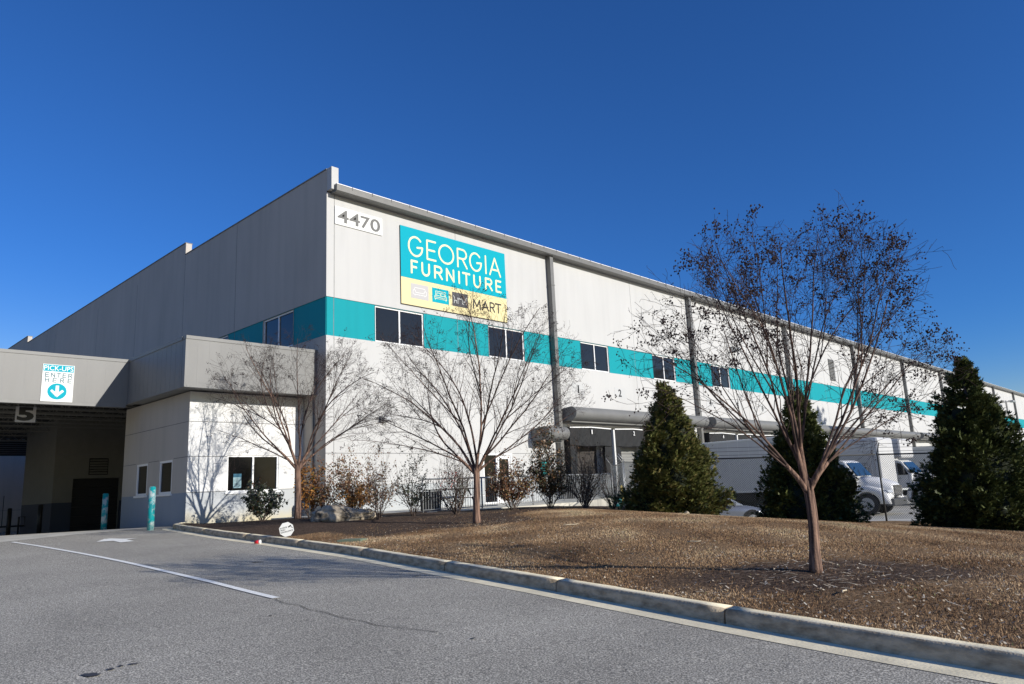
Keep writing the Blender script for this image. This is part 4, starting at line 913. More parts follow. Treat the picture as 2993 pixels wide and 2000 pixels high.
# ------------------------------------------------------------------ trucks
def wheel(parent, x, y, r, w, side):
    t = add(parent, 'wheel', m_black, lambda m: m.tube([(x, y-side*w/2*s, r) for s in (1, 0.9, -0.9, -1)], [r*0.9, r, r, r*0.9], 26))
    def rim(m):
        yy = y+side*(w/2+0.003)
        m.tube([(x, yy-side*0.10, r), (x, yy-side*0.02, r)], [r*0.30, r*0.30], 16)
        m.tube([(x, yy-side*0.06, r), (x, yy+side*0.006, r)], [r*0.50, r*0.62], 22)
        for k in range(8): a = k*math.pi/4; m.tube([(x+0.17*math.cos(a), yy-side*0.0, r+0.17*math.sin(a)), (x+0.17*math.cos(a), yy+side*0.035, r+0.17*math.sin(a))], 0.02, 6)
    o = add(parent, 'rim', m_steel, rim); o.parent = t
def loft(m, secs, mi=0, smooth=True):
    """secs: list of rings (same count) of points"""
    i0 = len(m.v); n = len(secs[0])
    for s in secs: m.v += [tuple(p) for p in s]
    for k in range(len(secs)-1):
        for j in range(n): m.f.append((i0+k*n+j, i0+k*n+(j+1) % n, i0+(k+1)*n+(j+1) % n, i0+(k+1)*n+j)); m.m.append(mi); m.sm.append(smooth)
    m.f.append(tuple(i0+n-1-j for j in range(n))); m.m.append(mi); m.sm.append(False)
    e = i0+(len(secs)-1)*n; m.f.append(tuple(e+j for j in range(n))); m.m.append(mi); m.sm.append(False)
def box_truck(x0, y, z, Lbox, label, attic=False, text=None, doortext=None, cabx=None, mirror=True):
    """truck backed to a dock: local x forward (+X world), y centre, z on the yard; box from x0"""
    e = thing('box_truck', label, 'truck', (x0, y, z), 'white box trucks backed up to the docks')
    W2 = 1.25; bz0, bz1 = 1.25, 4.1
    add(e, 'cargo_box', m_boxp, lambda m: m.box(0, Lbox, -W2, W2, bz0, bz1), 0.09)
    def trim(m):
        for s in (-1, 1):
            m.box(-0.01, Lbox-0.1, s*(W2+0.012)-0.012, s*(W2+0.012)+0.012, bz0, bz0+0.12); m.box(-0.01, Lbox-0.1, s*(W2+0.012)-0.012, s*(W2+0.012)+0.012, bz1-0.10, bz1-0.03)
            k = 0.6
            while k < Lbox-0.3: m.box(k, k+0.012, s*(W2+0.004)-0.004, s*(W2+0.004)+0.004, bz0+0.13, bz1-0.11); k += 0.61
    add(e, 'box_trim', m_whited, trim)
    if attic: add(e, 'attic', m_boxp, lambda m: m.box(Lbox-0.05, Lbox+1.5, -W2+0.02, W2-0.02, 2.78, bz1-0.16), 0.12); add(e, 'attic_vent', m_greyd, lambda m: m.box(Lbox+1.49, Lbox+1.51, 0.15, 0.6, 3.5, 3.7))
    add(e, 'chassis', m_black, lambda m: (m.box(0.3, Lbox+3.0, -0.45, 0.45, 0.55, 0.85), m.box(1.0, Lbox-0.2, -0.9, 0.9, 0.85, 1.2), m.box(Lbox-2.0, Lbox-0.5, -1.2, -0.6, 0.4, 0.95)))
    c = Lbox+0.12      # back of cab
    if text:
        for i, (tx, wd) in enumerate(text):
            t = text_mesh(tx, (-wd/2, 0, wd/2, 0.17), lambda u, v, n: (Lbox-1.0+u, -W2-0.004-n, 2.35-i*0.3+v), 0.003, 'lettering', m_letter, None); t.parent = e
    for sx in (2.4,):
        for sd in (-1, 1): wheel(e, sx, sd*0.98, 0.50, 0.5, sd)
    # cab
    cb = [(c, 1.0), (c, 2.58), (c+0.25, 2.68), (c+1.05, 2.66), (c+1.25, 2.58), (c+1.75, 1.85), (c+1.72, 1.0)]
    add(e, 'cab', m_truck, lambda m: m.prism(cb, -1.12, 1.12, lambda p, q, t: (p, t*(1-0.10*max(0, q-1.85)/0.8), q)), 0.06)
    add(e, 'windscreen', m_wind, lambda m: m.poly([(c+1.30, -0.92, 2.52), (c+1.30, 0.92, 2.52), (c+1.76, 1.02, 1.86), (c+1.76, -1.02, 1.86)][::-1]))
    o = e.children[-1]; o.location = (0.035, 0, 0.02)
    add(e, 'wiper', m_black, lambda m: (m.tube([(c+1.80, -0.6, 1.90), (c+1.62, -0.3, 2.2)], 0.012, 5), m.tube([(c+1.80, 0.2, 1.90), (c+1.62, 0.5, 2.2)], 0.012, 5)))
    for s in (-1, 1):
        yy = s*1.128
        add(e, 'side_window', m_glassk, lambda m: (m.poly([(c+0.35, yy*0.995, 1.85), (c+0.95, yy*0.995, 1.85), (c+0.95, s*1.075, 2.50), (c+0.35, s*1.075, 2.50)]), m.poly([(c+1.0, yy*0.995, 1.78), (c+1.6, yy*0.995, 1.78), (c+1.2, s*1.075, 2.45), (c+1.0, s*1.075, 2.50)])))
        o = e.children[-1]; o.location = (0, s*0.006, 0)
        add(e, 'door_seam', m_greyd, lambda m: (m.box(c+0.22, c+0.235, yy-0.004, yy+0.004, 1.05, 1.80), m.box(c+1.55, c+1.565, yy-0.004, yy+0.004, 1.05, 1.75)))
        add(e, 'mirror', m_blackp, lambda m: (m.box(c+1.35, c+1.45, s*1.45-0.1, s*1.45+0.1, 1.85, 2.3), m.tube([(c+1.4, s*1.12, 1.9), (c+1.4, s*1.45, 1.9)], 0.02, 5)), 0.02)
    if doortext:
        for i, (tx, wd) in enumerate(doortext):
            t = text_mesh(tx, (-wd/2, 0, wd/2, 0.07), lambda u, v, n: (c+0.75+u, -1.131-n, 1.55-i*0.13+v), 0.002, 'lettering', m_letter, None); t.parent = e
    # hood: lofted rings from the windscreen to the grille
    def ring(x, w, zt, zb_, sh):
        return [(x, -w, zb_), (x, -w, zt-sh*1.6), (x, -w*0.90, zt-sh*0.55), (x, -w*0.55, zt-sh*0.1), (x, 0, zt), (x, w*0.55, zt-sh*0.1), (x, w*0.90, zt-sh*0.55), (x, w, zt-sh*1.6), (x, w, zb_)]
    h0 = c+1.70
    add(e, 'hood', m_truck, lambda m: loft(m, [ring(h0, 0.98, 1.86, 1.0, 0.15), ring(h0+0.5, 0.90, 1.80, 1.0, 0.18), ring(h0+1.05, 0.82, 1.66, 0.95, 0.20), ring(h0+1.42, 0.74, 1.50, 0.92, 0.16), ring(h0+1.52, 0.66, 1.38, 0.90, 0.08)]))
    for s in (-1, 1):
        # fender arch over the wheel
        def fen(m):
            secs = []
            for k in range(13):
                a = math.radians(200-k*16.5); cx = h0+0.42
                ro, ri = 0.74, 0.60; kx_ = math.cos(a); kz = math.sin(a)
                xo = cx+ro*kx_*1.1+(0.25 if k > 8 else 0); zo = 0.50+ro*kz*(1.18 if kz > 0 else 1)
                xi = cx+ri*kx_; zi = 0.50+ri*kz
                secs.append([(xi, s*1.14, zi), (xo, s*1.12, zo-0.02), (xo, s*0.95, zo+0.03), (xo, s*0.55, zo+0.02), (xi, s*0.55, zi)])
            loft(m, secs)
        add(e, 'fender', m_truck, fen)
        add(e, 'headlight', m_lamp, lambda m: m.prism([(h0+1.12, 1.20), (h0+1.34, 1.16), (h0+1.42, 1.04), (h0+1.20, 1.00), (h0+1.02, 1.10)], s*0.70, s*1.06, lambda p, q, t: (p+0.16-(abs(t)-0.62)*0.32, t, q)), 0.02)
        wheel(e, h0+0.42, s*1.0, 0.51, 0.28, s)
        add(e, 'front_corner', m_truck, lambda m: m.prism([(h0+1.0, 1.22), (h0+1.42, 1.12), (h0+1.50, 0.80), (h0+1.0, 0.80)], s*0.60, s*1.10, lambda p, q, t: (p-(abs(t)-0.6)*0.30+0.04, t, q)), 0.05)
    def grl(m):
        for k in range(7): m.box(h0+1.50, h0+1.57, -0.56, 0.56, 0.93+k*0.062, 0.93+k*0.062+0.034)
    add(e, 'grille', m_chrome, grl); add(e, 'grille_backing', m_black, lambda m: m.box(h0+1.47, h0+1.535, -0.60, 0.60, 0.90, 1.37))
    add(e, 'bumper', m_bump, lambda m: m.prism([(h0+1.25, -1.12), (h0+1.60, -0.95), (h0+1.70, -0.5), (h0+1.70, 0.5), (h0+1.60, 0.95), (h0+1.25, 1.12)], 0.42, 0.76, lambda p, q, t: (p, q, t)), 0.04)
    return e
box_truck(0.75, 23.5, -0.46, 8.95, 'white box truck with chrome grille and grey bumper, nearest the fence')
tr = thing('box_trailer', 'white box trailer with grey lettering and no cab, between two trucks', 'trailer', (0.75, 29.9, -0.46), 'white box trucks backed up to the docks')
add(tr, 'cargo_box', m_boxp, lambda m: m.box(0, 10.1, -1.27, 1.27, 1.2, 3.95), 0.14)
add(tr, 'front_post', m_whited, lambda m: (m.box(9.55, 9.62, -1.285, -1.26, 1.2, 3.85), m.box(9.8, 9.84, -1.285, -1.26, 1.2, 3.85)))
add(tr, 'chassis', m_black, lambda m: (m.box(0.3, 9.0, -0.5, 0.5, 0.8, 1.2), m.box(7.0, 7.25, -0.8, 0.8, 0.05, 0.9)))
for sx in (1.6, 2.8):
    for sd in (-1, 1): wheel(tr, sx, sd*0.98, 0.5, 0.5, sd)
for i, (tx, wd) in enumerate((('QUALITY', 0.95), ('ASSURANCE', 1.0), ('ALWAYS', 0.7))):
    t = text_mesh(tx, (-wd/2, 0, wd/2, 0.19), lambda u, v, n: (8.95+u, -1.274-n, 2.35-i*0.3+v), 0.003, 'lettering', m_letter, None); t.parent = tr
box_truck(0.75, 34.05, -0.46, 8.5, 'white box truck with attic box over its cab, far side of the trailer', attic=True, doortext=(('FREIGHT SERVICES', 0.8), ('LOCAL DELIVERY', 0.6), ('CALL TODAY', 0.5)))
box_truck(2.6, 61.0, -0.46, 8.4, 'distant white box truck at the right edge, dark box side towards us')

# parked car behind the fence
car = thing('parked_car', 'silver grey saloon parked behind the fence between two conifers', 'car', (9.15, 12.35, -0.40), rz=math.radians(44))
def body(m):
    st = [(-2.25, 0.62, 0.78, .35), (-2.1, 0.78, 0.92, .28), (-1.5, 0.86, 0.98, .22), (-0.6, 0.88, 0.98, .2), (0.3, 0.88, 0.96, .2), (0.95, 0.88, 0.93, .2), (1.5, 0.86, 0.86, .22), (2.0, 0.78, 0.74, .26), (2.28, 0.6, 0.60, .32)]
    loft(m, [[(x, -w, zb_), (x, -w, zt-0.18), (x, -w*0.93, zt-0.05), (x, -w*0.5, zt), (x, w*0.5, zt), (x, w*0.93, zt-0.05), (x, w, zt-0.18), (x, w, zb_)] for x, w, zt, zb_ in st])
add(car, 'body', m_car, body)
add(car, 'cabin', m_car, lambda m: loft(m, [[(x, -w, zt), (x, w, zt), (x, w*1.08, 0.90), (x, -w*1.08, 0.90)] for x, w, zt in ((-1.75, 0.70, 0.93), (-1.0, 0.66, 1.34), (-0.1, 0.64, 1.44), (0.35, 0.66, 1.38), (1.12, 0.74, 0.92))]))
add(car, 'windscreen', m_wind, lambda m: m.poly([(0.42, -0.60, 1.35), (0.42, 0.60, 1.35), (1.10, 0.70, 0.945), (1.10, -0.70, 0.945)][::-1])); car.children[-1].location = (0.02, 0, 0.02)
for s in (-1, 1):
    add(car, 'side_window', m_glassk, lambda m: m.poly([(-1.3, s*0.74, 0.98), (0.85, s*0.76, 0.98), (0.30, s*0.70, 1.33), (-0.9, s*0.70, 1.33)])); car.children[-1].location = (0, s*0.012, 0)
    add(car, 'mirror', m_car, lambda m: m.box(0.62, 0.78, s*0.98-0.09, s*0.98+0.09, 0.92, 1.05), 0.03)
    add(car, 'headlight', m_lamp, lambda m: m.box(2.05, 2.2, s*0.62-0.14, s*0.62+0.14, 0.52, 0.64), 0.04)
    for x in (-1.4, 1.42): wheel(car, x, s*0.80, 0.33, 0.2, s)
    add(car, 'wheel_arch', m_black, lambda m: (m.tube([(1.42, s*0.86, 0.34), (1.42, s*0.886, 0.34)], 0.40, 20), m.tube([(-1.4, s*0.86, 0.34), (-1.4, s*0.886, 0.34)], 0.40, 20)))

# ------------------------------------------------------------------ crepe myrtle trees
def crepe(label, x, y, fork, Lmax, r0, stems, seed, pods=1.0, side=0.12):
    rs = random.Random(seed); z0 = float(lawn_z(x, y))-0.03
    e = thing('crepe_myrtle', label, 'tree', (x, y, z0), 'bare crepe myrtles planted in the lawn')
    R = Vector((0.7184, 0.6956, 0)); F = Vector((-0.6956, 0.7184, 0)); U = Vector((0, 0, 1))
    tk = MB(); br = MB(); tw = MB(); podc = []
    fk = Vector((0, 0, fork))
    # fluted trunk
    n = 18; rings = []
    for k in range(14):
        t = k/13; rr = r0*(1.18-0.28*min(1, t*4) if t < 0.25 else 0.90-0.06*t)*(1.0+0.10*max(0, t-0.85)/0.15)
        cx = 0.015*math.sin(t*5+seed); cy = 0.012*math.cos(t*4+seed*2)
        rings.append([(cx+rr*(1+0.13*math.sin(3*a+seed+0.6*t)+0.07*math.sin(5*a+seed*2))*math.cos(a), cy+rr*(1+0.13*math.sin(3*a+seed+0.6*t)+0.07*math.sin(5*a+seed*2))*math.sin(a), fork*t*0.97) for a in [2*math.pi*j/n for j in range(n)]])
    top = rings[-1]; cxm = sum(q[0] for q in top)/n; cym = sum(q[1] for q in top)/n
    rings.append([(cxm+(q[0]-cxm)*0.45, cym+(q[1]-cym)*0.45, q[2]+0.05) for q in top])
    loft(tk, rings)
    def env(d):
        th = math.acos(max(-1, min(1, d.normalized().z))); return Lmax*(1-0.16*(th/1.0)**2)
    def inside(p, m=1.0):
        d = p-fk; return d.length < env(d)*m if d.length > 1e-6 else True
    def grow(p, d, L, r, lev):
        step = (0.16, 0.13, 0.09, 0.06)[min(lev, 4)-1] if lev <= 4 else 0.05
        n = max(2, int(L/step)); pts = [p.copy()]; rad = [r]; wob = (0.075, 0.15, 0.22, 0.28)[min(lev, 4)-1]
        cd = d.normalized(); curve = Vector((rs.gauss(0, 1), rs.gauss(0, 1), rs.gauss(-0.2, .8)))*(0.018 if lev == 1 else 0.045)
        side_sgn = 1
        for i in range(n):
            t = (i+1)/n
            cd = (cd + Vector((rs.gauss(0, wob), rs.gauss(0, wob), rs.gauss(0, wob*0.7)))*0.55 + curve + Vector((0, 0, (0.006 if lev == 1 else 0.010)))).normalized()
            p = p + cd*(L/n); rr = r*(1-0.78*t) if lev < 3 else r*(1-0.6*t)
            pts.append(p.copy()); rad.append(max(rr, 0.0021))
            if not inside(p, (1.08 if (p-fk).dot(R) > 1.5 and seed == 11 else 1.0)+0.05*lev*rs.random()): break
            if lev < 5 and t > (0.16, 0.18, 0.15, 0.2)[lev-1]:
                pr = ((0.98, 0.80, 0.60, 0.30) if Lmax < 4 else (0.95, 0.72, 0.46, 0.18))[lev-1]
                if lev == 1 and 0.10 < t < 0.5 and rs.random() < 0.13:
                    ax = cd.cross(Vector((rs.gauss(0, 1), rs.gauss(0, 1), rs.gauss(0, 1)))).normalized(); ang = math.radians(rs.uniform(14, 26))
                    grow(p, cd*math.cos(ang)+ax*math.sin(ang), L*(1-t)*1.05, rr*0.8, 1)
                if rs.random() < pr:
                    side_sgn = -side_sgn
                    ax = cd.cross(Vector((rs.gauss(0, 1), rs.gauss(0, 1), rs.gauss(0, 1)))).normalized()
                    ang = math.radians(rs.uniform(20, 42) if lev == 1 else rs.uniform(28, 62)); nd = (cd*math.cos(ang)+ax*math.sin(ang))
                    if lev == 1: nd = (nd + (p-fk).normalized()*0.25 + Vector((0, 0, 0.06))).normalized()
                    cl_ = ((0.35, 1.20), (0.20, 0.60), (0.12, 0.34), (0.05, 0.14))[lev-1]
                    grow(p, nd, rs.uniform(*cl_)*(Lmax/3.4)**0.7*(1.15-0.45*t), max(rr*rs.uniform(0.38, 0.6), 0.0023), lev+1)
        tgt = br if r > 0.007 else tw
        tgt.tube(pts, rad, 7 if r > 0.02 else (5 if r > 0.007 else 3), cap=False, mi=1 if tgt is br and r < 0.030 else 0)
        if lev >= 2:
            dd = (pts[-1]-fk); q = dd.length/env(dd)
            if q > 0.5 and rs.random() < (0.07 if lev > 3 else 0.30)*pods*min(1, (q-0.42)*2.0): podc.append((pts[-1].copy(), cd.copy()))
    k0 = 0; order = sorted(stems, key=lambda q: q[0]); groups = []
    while k0 < len(order):
        m_ = rs.choice((2, 3, 3)); groups.append(order[k0:k0+m_]); k0 += m_
    for gi, grp in enumerate(groups):
        am = sum(q[0] for q in grp)/len(grp)*0.88; bm = rs.uniform(-26, 26)*(1 if gi % 2 else -1)
        dm = (R*math.tan(math.radians(am)) + F*math.tan(math.radians(bm)) + U).normalized()
        ln = rs.uniform(0.07, 0.16)*Lmax; st = fk + Vector((dm.x, dm.y, 0))*r0*0.5 - U*0.16
        rg = r0*0.60*(len(grp)/3)**0.5*math.cos(math.radians(am*0.6)); p = st.copy(); pts = [st]; rad = [rg]; cd = (dm+U*0.35).normalized()
        for q in range(6):
            cd = (cd*0.75+dm*0.25+Vector((rs.gauss(0, .05), rs.gauss(0, .05), 0))).normalized(); p = p+cd*((ln+0.16)/6); pts.append(p.copy()); rad.append(rg*(1-0.30*(q+1)/6))
        br.tube(pts, rad, 9, cap=False, mi=0)
        for (a, b, lf, rf) in grp:
            d = (R*math.tan(math.radians(a)) + F*math.tan(math.radians(bm*0.5+b*0.8)) + U).normalized()
            q0 = rs.choice((3, 4, 5, 6)); start = pts[q0]
            d0 = (d*0.6+cd*0.4).normalized()
            tgt_ = fk + d*env(d)*lf
            Lr = (tgt_-start).length; dd = (tgt_-start).normalized()
            grow(start-cd*0.03, (d0*0.35+dd*0.65).normalized(), Lr, min(r0*rf*(0.66 if Lmax < 4 else 0.80), rad[q0]*0.75), 1)
    o = tk.build('trunk', m_bark); o.parent = e
    o = br.build('limbs', [m_bark, m_limb]); o.parent = e
    o = tw.build('twigs', m_twig); o.parent = e
    # seed pods: clusters of tiny octahedra on the branch ends
    V = []; Fc = []
    oct_v = np.array([(1, 0, 0), (-1, 0, 0), (0, 1, 0), (0, -1, 0), (0, 0, 1), (0, 0, -1)], float); oct_f = np.array([(0, 2, 4), (2, 1, 4), (1, 3, 4), (3, 0, 4), (2, 0, 5), (1, 2, 5), (3, 1, 5), (0, 3, 5)])
    for p, d in podc:
        for k in range(rs.choice((3, 5, 8, 14, 22))):
            q = p + Vector((rs.gauss(0, .032), rs.gauss(0, .032), rs.gauss(0, .032))) - d*rs.uniform(-0.03, 0.09)
            s = rs.uniform(0.009, 0.0155); Fc.append(oct_f+len(V)*6); V.append(oct_v*s+np.array(q))
    if V:
        o = npmesh('seed_heads', np.concatenate(V), np.concatenate(Fc), m_pod, parent=e)
    return e
rs = random.Random(3)
st3 = [(a, rs.uniform(-34, 34), lf, rf) for a, lf, rf in ((-50, 0.84, .30), (-42, 0.87, .36), (-34, .92, .40), (-26, .96, .42), (-19, 1, .42), (-11, 1, .44), (-4, 1.03, .46), (4, 1, .44), (12, 1, .44), (20, 1, .42), (28, 1.0, .42), (36, 1.03, .42), (44, 1.05, .40), (52, 1.04, .34), (58, 0.95, .26))]
crepe('nearest bare crepe myrtle with dark seed heads, alone at the right of the lawn', 20.93, -6.28, 1.13, 3.12, 0.064, st3, 11, pods=1.15)
st2 = [(a, rs.uniform(-40, 40), lf, rf) for a, lf, rf in ((-68, 0.97, .26), (-58, 0.95, .32), (-48, 0.96, .36), (-39, .97, .38), (-30, .97, .38), (-21, 1, .40), (-12, 1, .40), (-3, 1, .42), (8, 1.10, .44), (18, 1.02, .40), (28, 1, .38), (38, .97, .38), (48, 0.96, .36), (57, 0.95, .30), (65, 0.9, .24))]
crepe('bare crepe myrtle in the middle, in front of the picket railing', 10.95, -2.45, 1.42, 4.35, 0.088, st2, 23, pods=1.0)
st1 = [(a, rs.uniform(-40, 40), lf, rf) for a, lf, rf in ((-62, 0.92, .28), (-52, 0.94, .32), (-42, .96, .36), (-32, .98, .38), (-22, 1, .40), (-12, 1, .40), (-2, 1.03, .42), (8, 1.0, .40), (18, 1, .38), (28, 1, .38), (38, .97, .36), (48, 0.95, .32), (58, 0.92, .26))]
crepe('bare crepe myrtle with pinkish trunk beside the annex window', 3.0, -2.88, 1.75, 4.3, 0.095, st1, 37, pods=0.7)

# ------------------------------------------------------------------ shrubs
def leaf_mesh(name, pts, size, mat, parent, rs_, bias=0.0):
    n = len(pts); P_ = np.array(pts, float); a = rs_.normal(size=(n, 3)); a /= np.linalg.norm(a, axis=1)[:, None]
    b = np.cross(a, rs_.normal(size=(n, 3))); b /= np.linalg.norm(b, axis=1)[:, None]
    s = (size*(0.6+0.8*rs_.random(n)))[:, None]
    v = np.stack([P_, P_+a*s*0.5+b*s*0.26, P_+a*s, P_+a*s*0.5-b*s*0.26], 1).reshape(-1, 3)
    f = np.arange(n*4).reshape(-1, 4)
    return npmesh(name, v, f, mat, parent, attr=np.clip(rs_.random(n)+bias, 0, 1), k=4)
def shrub(label, x, y, h, w, leafmat, nleaf, nstem, seed, twiggy=0.0, lsize=0.05, zz=None, red=0, cone=0.0):
    z0 = float(lawn_z(x, y))-0.03 if zz is None else zz
    e = thing('shrub', label, 'shrub', (x, y, z0), 'shrubs in the mulch bed before the warehouse')
    rs_ = random.Random(seed); rn = np.random.default_rng(seed)
    m = MB(); tips = []
    def seg(p, d, L, r, lev):
        n = max(3, int(L/0.10)); pts = [p.copy()]; rad = [r]
        for i in range(n):
            d = (d+Vector((rs_.gauss(0, .10), rs_.gauss(0, .10), rs_.gauss(0, .06)+0.015))).normalized(); p = p+d*(L/n); pts.append(p.copy()); rad.append(max(0.0018, r*(1-0.8*(i+1)/n)))
            hh = p.z/h
            if math.hypot(p.x, p.y) > w/2*(1.05-cone*hh): break
            if lev < 3 and rs_.random() < 0.72 and i > 0:
                nd = (d+Vector((rs_.gauss(0, .55), rs_.gauss(0, .55), rs_.gauss(0, .2)))).normalized(); seg(p, nd, L*rs_.uniform(0.25, 0.5), rad[-1]*0.6, lev+1)
            if p.z > 0.18*h: tips.append(p.copy())
        m.tube(pts, rad, 4 if r > .006 else 3, cap=False)
    for k in range(nstem):
        a = 2*math.pi*k/nstem+rs_.uniform(-.3, .3); th = rs_.uniform(0.15, 1.15)*math.atan2(w/2, h*0.55)
        seg(Vector((0.04*math.cos(a), 0.04*math.sin(a), 0)), Vector((math.sin(th)*math.cos(a), math.sin(th)*math.sin(a), math.cos(th))), h*rs_.uniform(0.62, 0.98), 0.014, 1)
    o = m.build('stems', m_stem); o.parent = e
    zs = np.array([[t.x, t.y, t.z] for t in tips]); 
    wgt = np.clip(1.0 - twiggy*np.clip((zs[:, 2]/h-0.45)*2.0, 0, 1), 0.03, 1); wgt /= wgt.sum()
    idx = rn.choice(len(zs), nleaf, p=wgt); pts = zs[idx]+rn.normal(scale=0.035, size=(nleaf, 3))
    leaf_mesh('leaves', pts, lsize*1.3, leafmat, e, rn)
    if red:
        sel = zs[(zs[:, 2] > 0.75) & (zs[:, 2] < 1.3) & (zs[:, 0]*0.7+zs[:, 1]*0.7 < 0.05)]
        if len(sel): leaf_mesh('red_leaves', sel[rn.choice(len(sel), red)]*np.array([1, 1, 1]), 0.05, m_leafr, e, rn)
    return e
shrub('low dark glossy green shrub against the annex wall', 1.6, -3.35, 1.15, 1.5, m_leafg, 2250, 12, 51, lsize=0.075)
shrub('orange brown shrub just right of the pinkish tree trunk', 2.6, -2.2, 1.65, 0.95, m_leafo, 2550, 9, 52, lsize=0.055)
shrub('russet shrub at the warehouse corner, left of the flat boulder', 3.0, -1.85, 1.6, 0.95, m_leafb, 1350, 10, 53, twiggy=0.3)
shrub('tall loose russet shrub behind the flat boulder', 3.6, -1.2, 2.15, 1.6, m_leafb, 3450, 15, 54, twiggy=0.45, lsize=0.055)
shrub('vase shaped brown and yellow shrub at the right end of the flat boulder', 6.97, -2.59, 1.8, 1.1, m_leafb, 1350, 11, 55, twiggy=0.5, lsize=0.045)
shrub('narrow dark green shrub standing left of the picket railing', 6.88, -1.26, 1.85, 1.0, m_leafg, 1425, 11, 56, twiggy=0.25, lsize=0.048)
shrub('bare twiggy shrub with a few red leaves behind the middle tree', 8.1, -0.6, 2.2, 1.3, m_leafg, 630, 22, 57, twiggy=0.6, red=160, lsize=0.04)
shrub('dense round brown leaved shrub in front of the glass door', 8.25, 1.64, 2.0, 1.75, m_leafb, 4050, 18, 58, twiggy=1.0, lsize=0.055, cone=0.3)
shrub('tallest green and brown shrub below the small canopy', 8.92, 2.68, 2.55, 1.6, m_leafm, 6000, 15, 59, twiggy=0.15, lsize=0.055, cone=0.5)
shrub('bare twiggy grey shrub beside the tallest shrub', 9.94, 3.19, 2.2, 1.5, m_leafm, 780, 26, 60, twiggy=0.8, lsize=0.045)
shrub('sparse dark shrub in front of the pale dock post', 9.82, 4.80, 1.8, 0.95, m_leafg, 135, 14, 61, twiggy=0.9, lsize=0.04)
shrub('low russet shrub behind the flat boulder, under taller ones', 4.2, -1.5, 0.8, 1.2, m_leafo, 1350, 12, 62, lsize=0.05)

# ------------------------------------------------------------------ conifers
def conifer(label, x, y, h, R, seed, n=16000, top_loose=0.25, z0=None):
    z0 = float(lawn_z(x, y))-0.05 if z0 is None else z0
    e = thing('conifer', label, 'tree', (x, y, z0), 'conical conifers along the fence')
    rn = np.random.default_rng(seed)
    ph = rn.random(8)*6.28
    def prof(t, a):
        base = np.where(t < 0.10, 0.80+2.0*t, 1.0)*np.power(np.clip(1-t, 0, 1), 0.92+0.4*top_loose*(t > 0.5)*(t-0.5)*2)
        lump = 1+0.11*np.sin(3*a+ph[0]+t*9)+0.09*np.sin(5*a+ph[1]-t*13)+0.09*np.sin(2*a+ph[2]+t*21)+0.07*np.sin(9*a+ph[3]+t*33)
        return R*base*lump+0.03
    # dark solid core added inside the foliage to block light
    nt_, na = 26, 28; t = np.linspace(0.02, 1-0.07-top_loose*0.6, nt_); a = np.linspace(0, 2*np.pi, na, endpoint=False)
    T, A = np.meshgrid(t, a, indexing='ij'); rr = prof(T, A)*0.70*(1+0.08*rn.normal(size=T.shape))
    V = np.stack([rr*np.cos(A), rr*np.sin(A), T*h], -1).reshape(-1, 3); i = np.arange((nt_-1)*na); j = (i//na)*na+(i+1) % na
    o = npmesh('inner_core', V, np.stack([i, j, j+na, i+na], 1), m_conk, e, k=4)
    tk = MB(); tk.tube([(0, 0, -0.1), (0, 0, h*0.5), (0, 0, h*1.0)], [0.10, 0.06, 0.012], 8); o = tk.build('trunk', m_stem); o.parent = e
    # sprays
    nb = int(360+R*160); tb = np.clip(1-np.power(rn.random(nb), 0.60), 0.01, 0.985); ab = rn.random(nb)*2*np.pi; ext = 0.80+0.32*rn.random(nb); ext = np.where(tb > 0.70, ext*(0.55+0.9*rn.random(nb)), ext)
    k = rn.integers(0, nb, n); u = np.power(rn.random(n), 0.65); tt_ = tb[k]
    r = prof(tt_, ab[k])*(0.58+0.44*u*1.0)*ext[k]+0.02
    sp = 0.035+0.10*(1-0.75*u)*(R/1.5)*np.clip(1.15-tt_, 0.15, 1)
    c = np.stack([r*np.cos(ab[k]), r*np.sin(ab[k]), tt_*h+0.16*(u-0.5)*(0.4+R/2)], 1)+rn.normal(size=(n, 3))*sp[:, None]
    c[:, 2] = np.maximum(c[:, 2], 0.03); t = tt_; a = ab[k]
    out = np.stack([np.cos(a), np.sin(a), 0.45+0.35*rn.normal(size=n)+0.6*t], 1)+rn.normal(scale=0.32, size=(n, 3)); out /= np.linalg.norm(out, axis=1)[:, None]
    side = np.cross(out, np.array([0, 0, 1.0])+rn.normal(scale=0.4, size=(n, 3))); side /= np.linalg.norm(side, axis=1)[:, None]
    L = (0.07+0.085*rn.random(n))*(0.8+0.25*R/1.5); L = L[:, None]
    vs = []; fs = []
    for k, (da, ln) in enumerate(((0.0, 1.0), (0.55, 0.75), (-0.55, 0.75), (1.0, 0.5), (-1.0, 0.5))):
        d = out*math.cos(da)+side*math.sin(da); pr = np.cross(d, np.cross(out, side)); w = 0.16 if k == 0 else 0.14
        b0 = c+out*L*0.12*k
        vs.append(np.stack([b0, b0+d*L*ln*0.55+pr*L*ln*w, b0+d*L*ln, b0+d*L*ln*0.5-pr*L*ln*w], 1))
    V = np.stack(vs, 1).reshape(-1, 3); F = np.arange(len(V)).reshape(-1, 4)
    patch = (0.15+0.75*rn.random(nb))[k]
    rnd = np.repeat(np.clip(patch*0.75+0.35*rn.random(n)-0.05, 0, 0.99), 5)
    npmesh('foliage', V, F, m_con, e, attr=rnd, k=4)
conifer('dense conical conifer rising over the dock numbers, left of three', 12.65, 4.05, 4.15, 1.46, 71, n=34000)
conifer('middle conical conifer directly behind the nearest bare tree', 15.70, 6.40, 3.95, 1.42, 72, n=30000)
conifer('tallest conical conifer near the right edge with a wispy top', 20.05, 6.75, 4.5, 1.55, 73, n=38000, top_loose=0.4)
conifer('half hidden lower conifer at the right edge of the view', 21.7, 7.9, 2.5, 1.35, 74, n=22000)

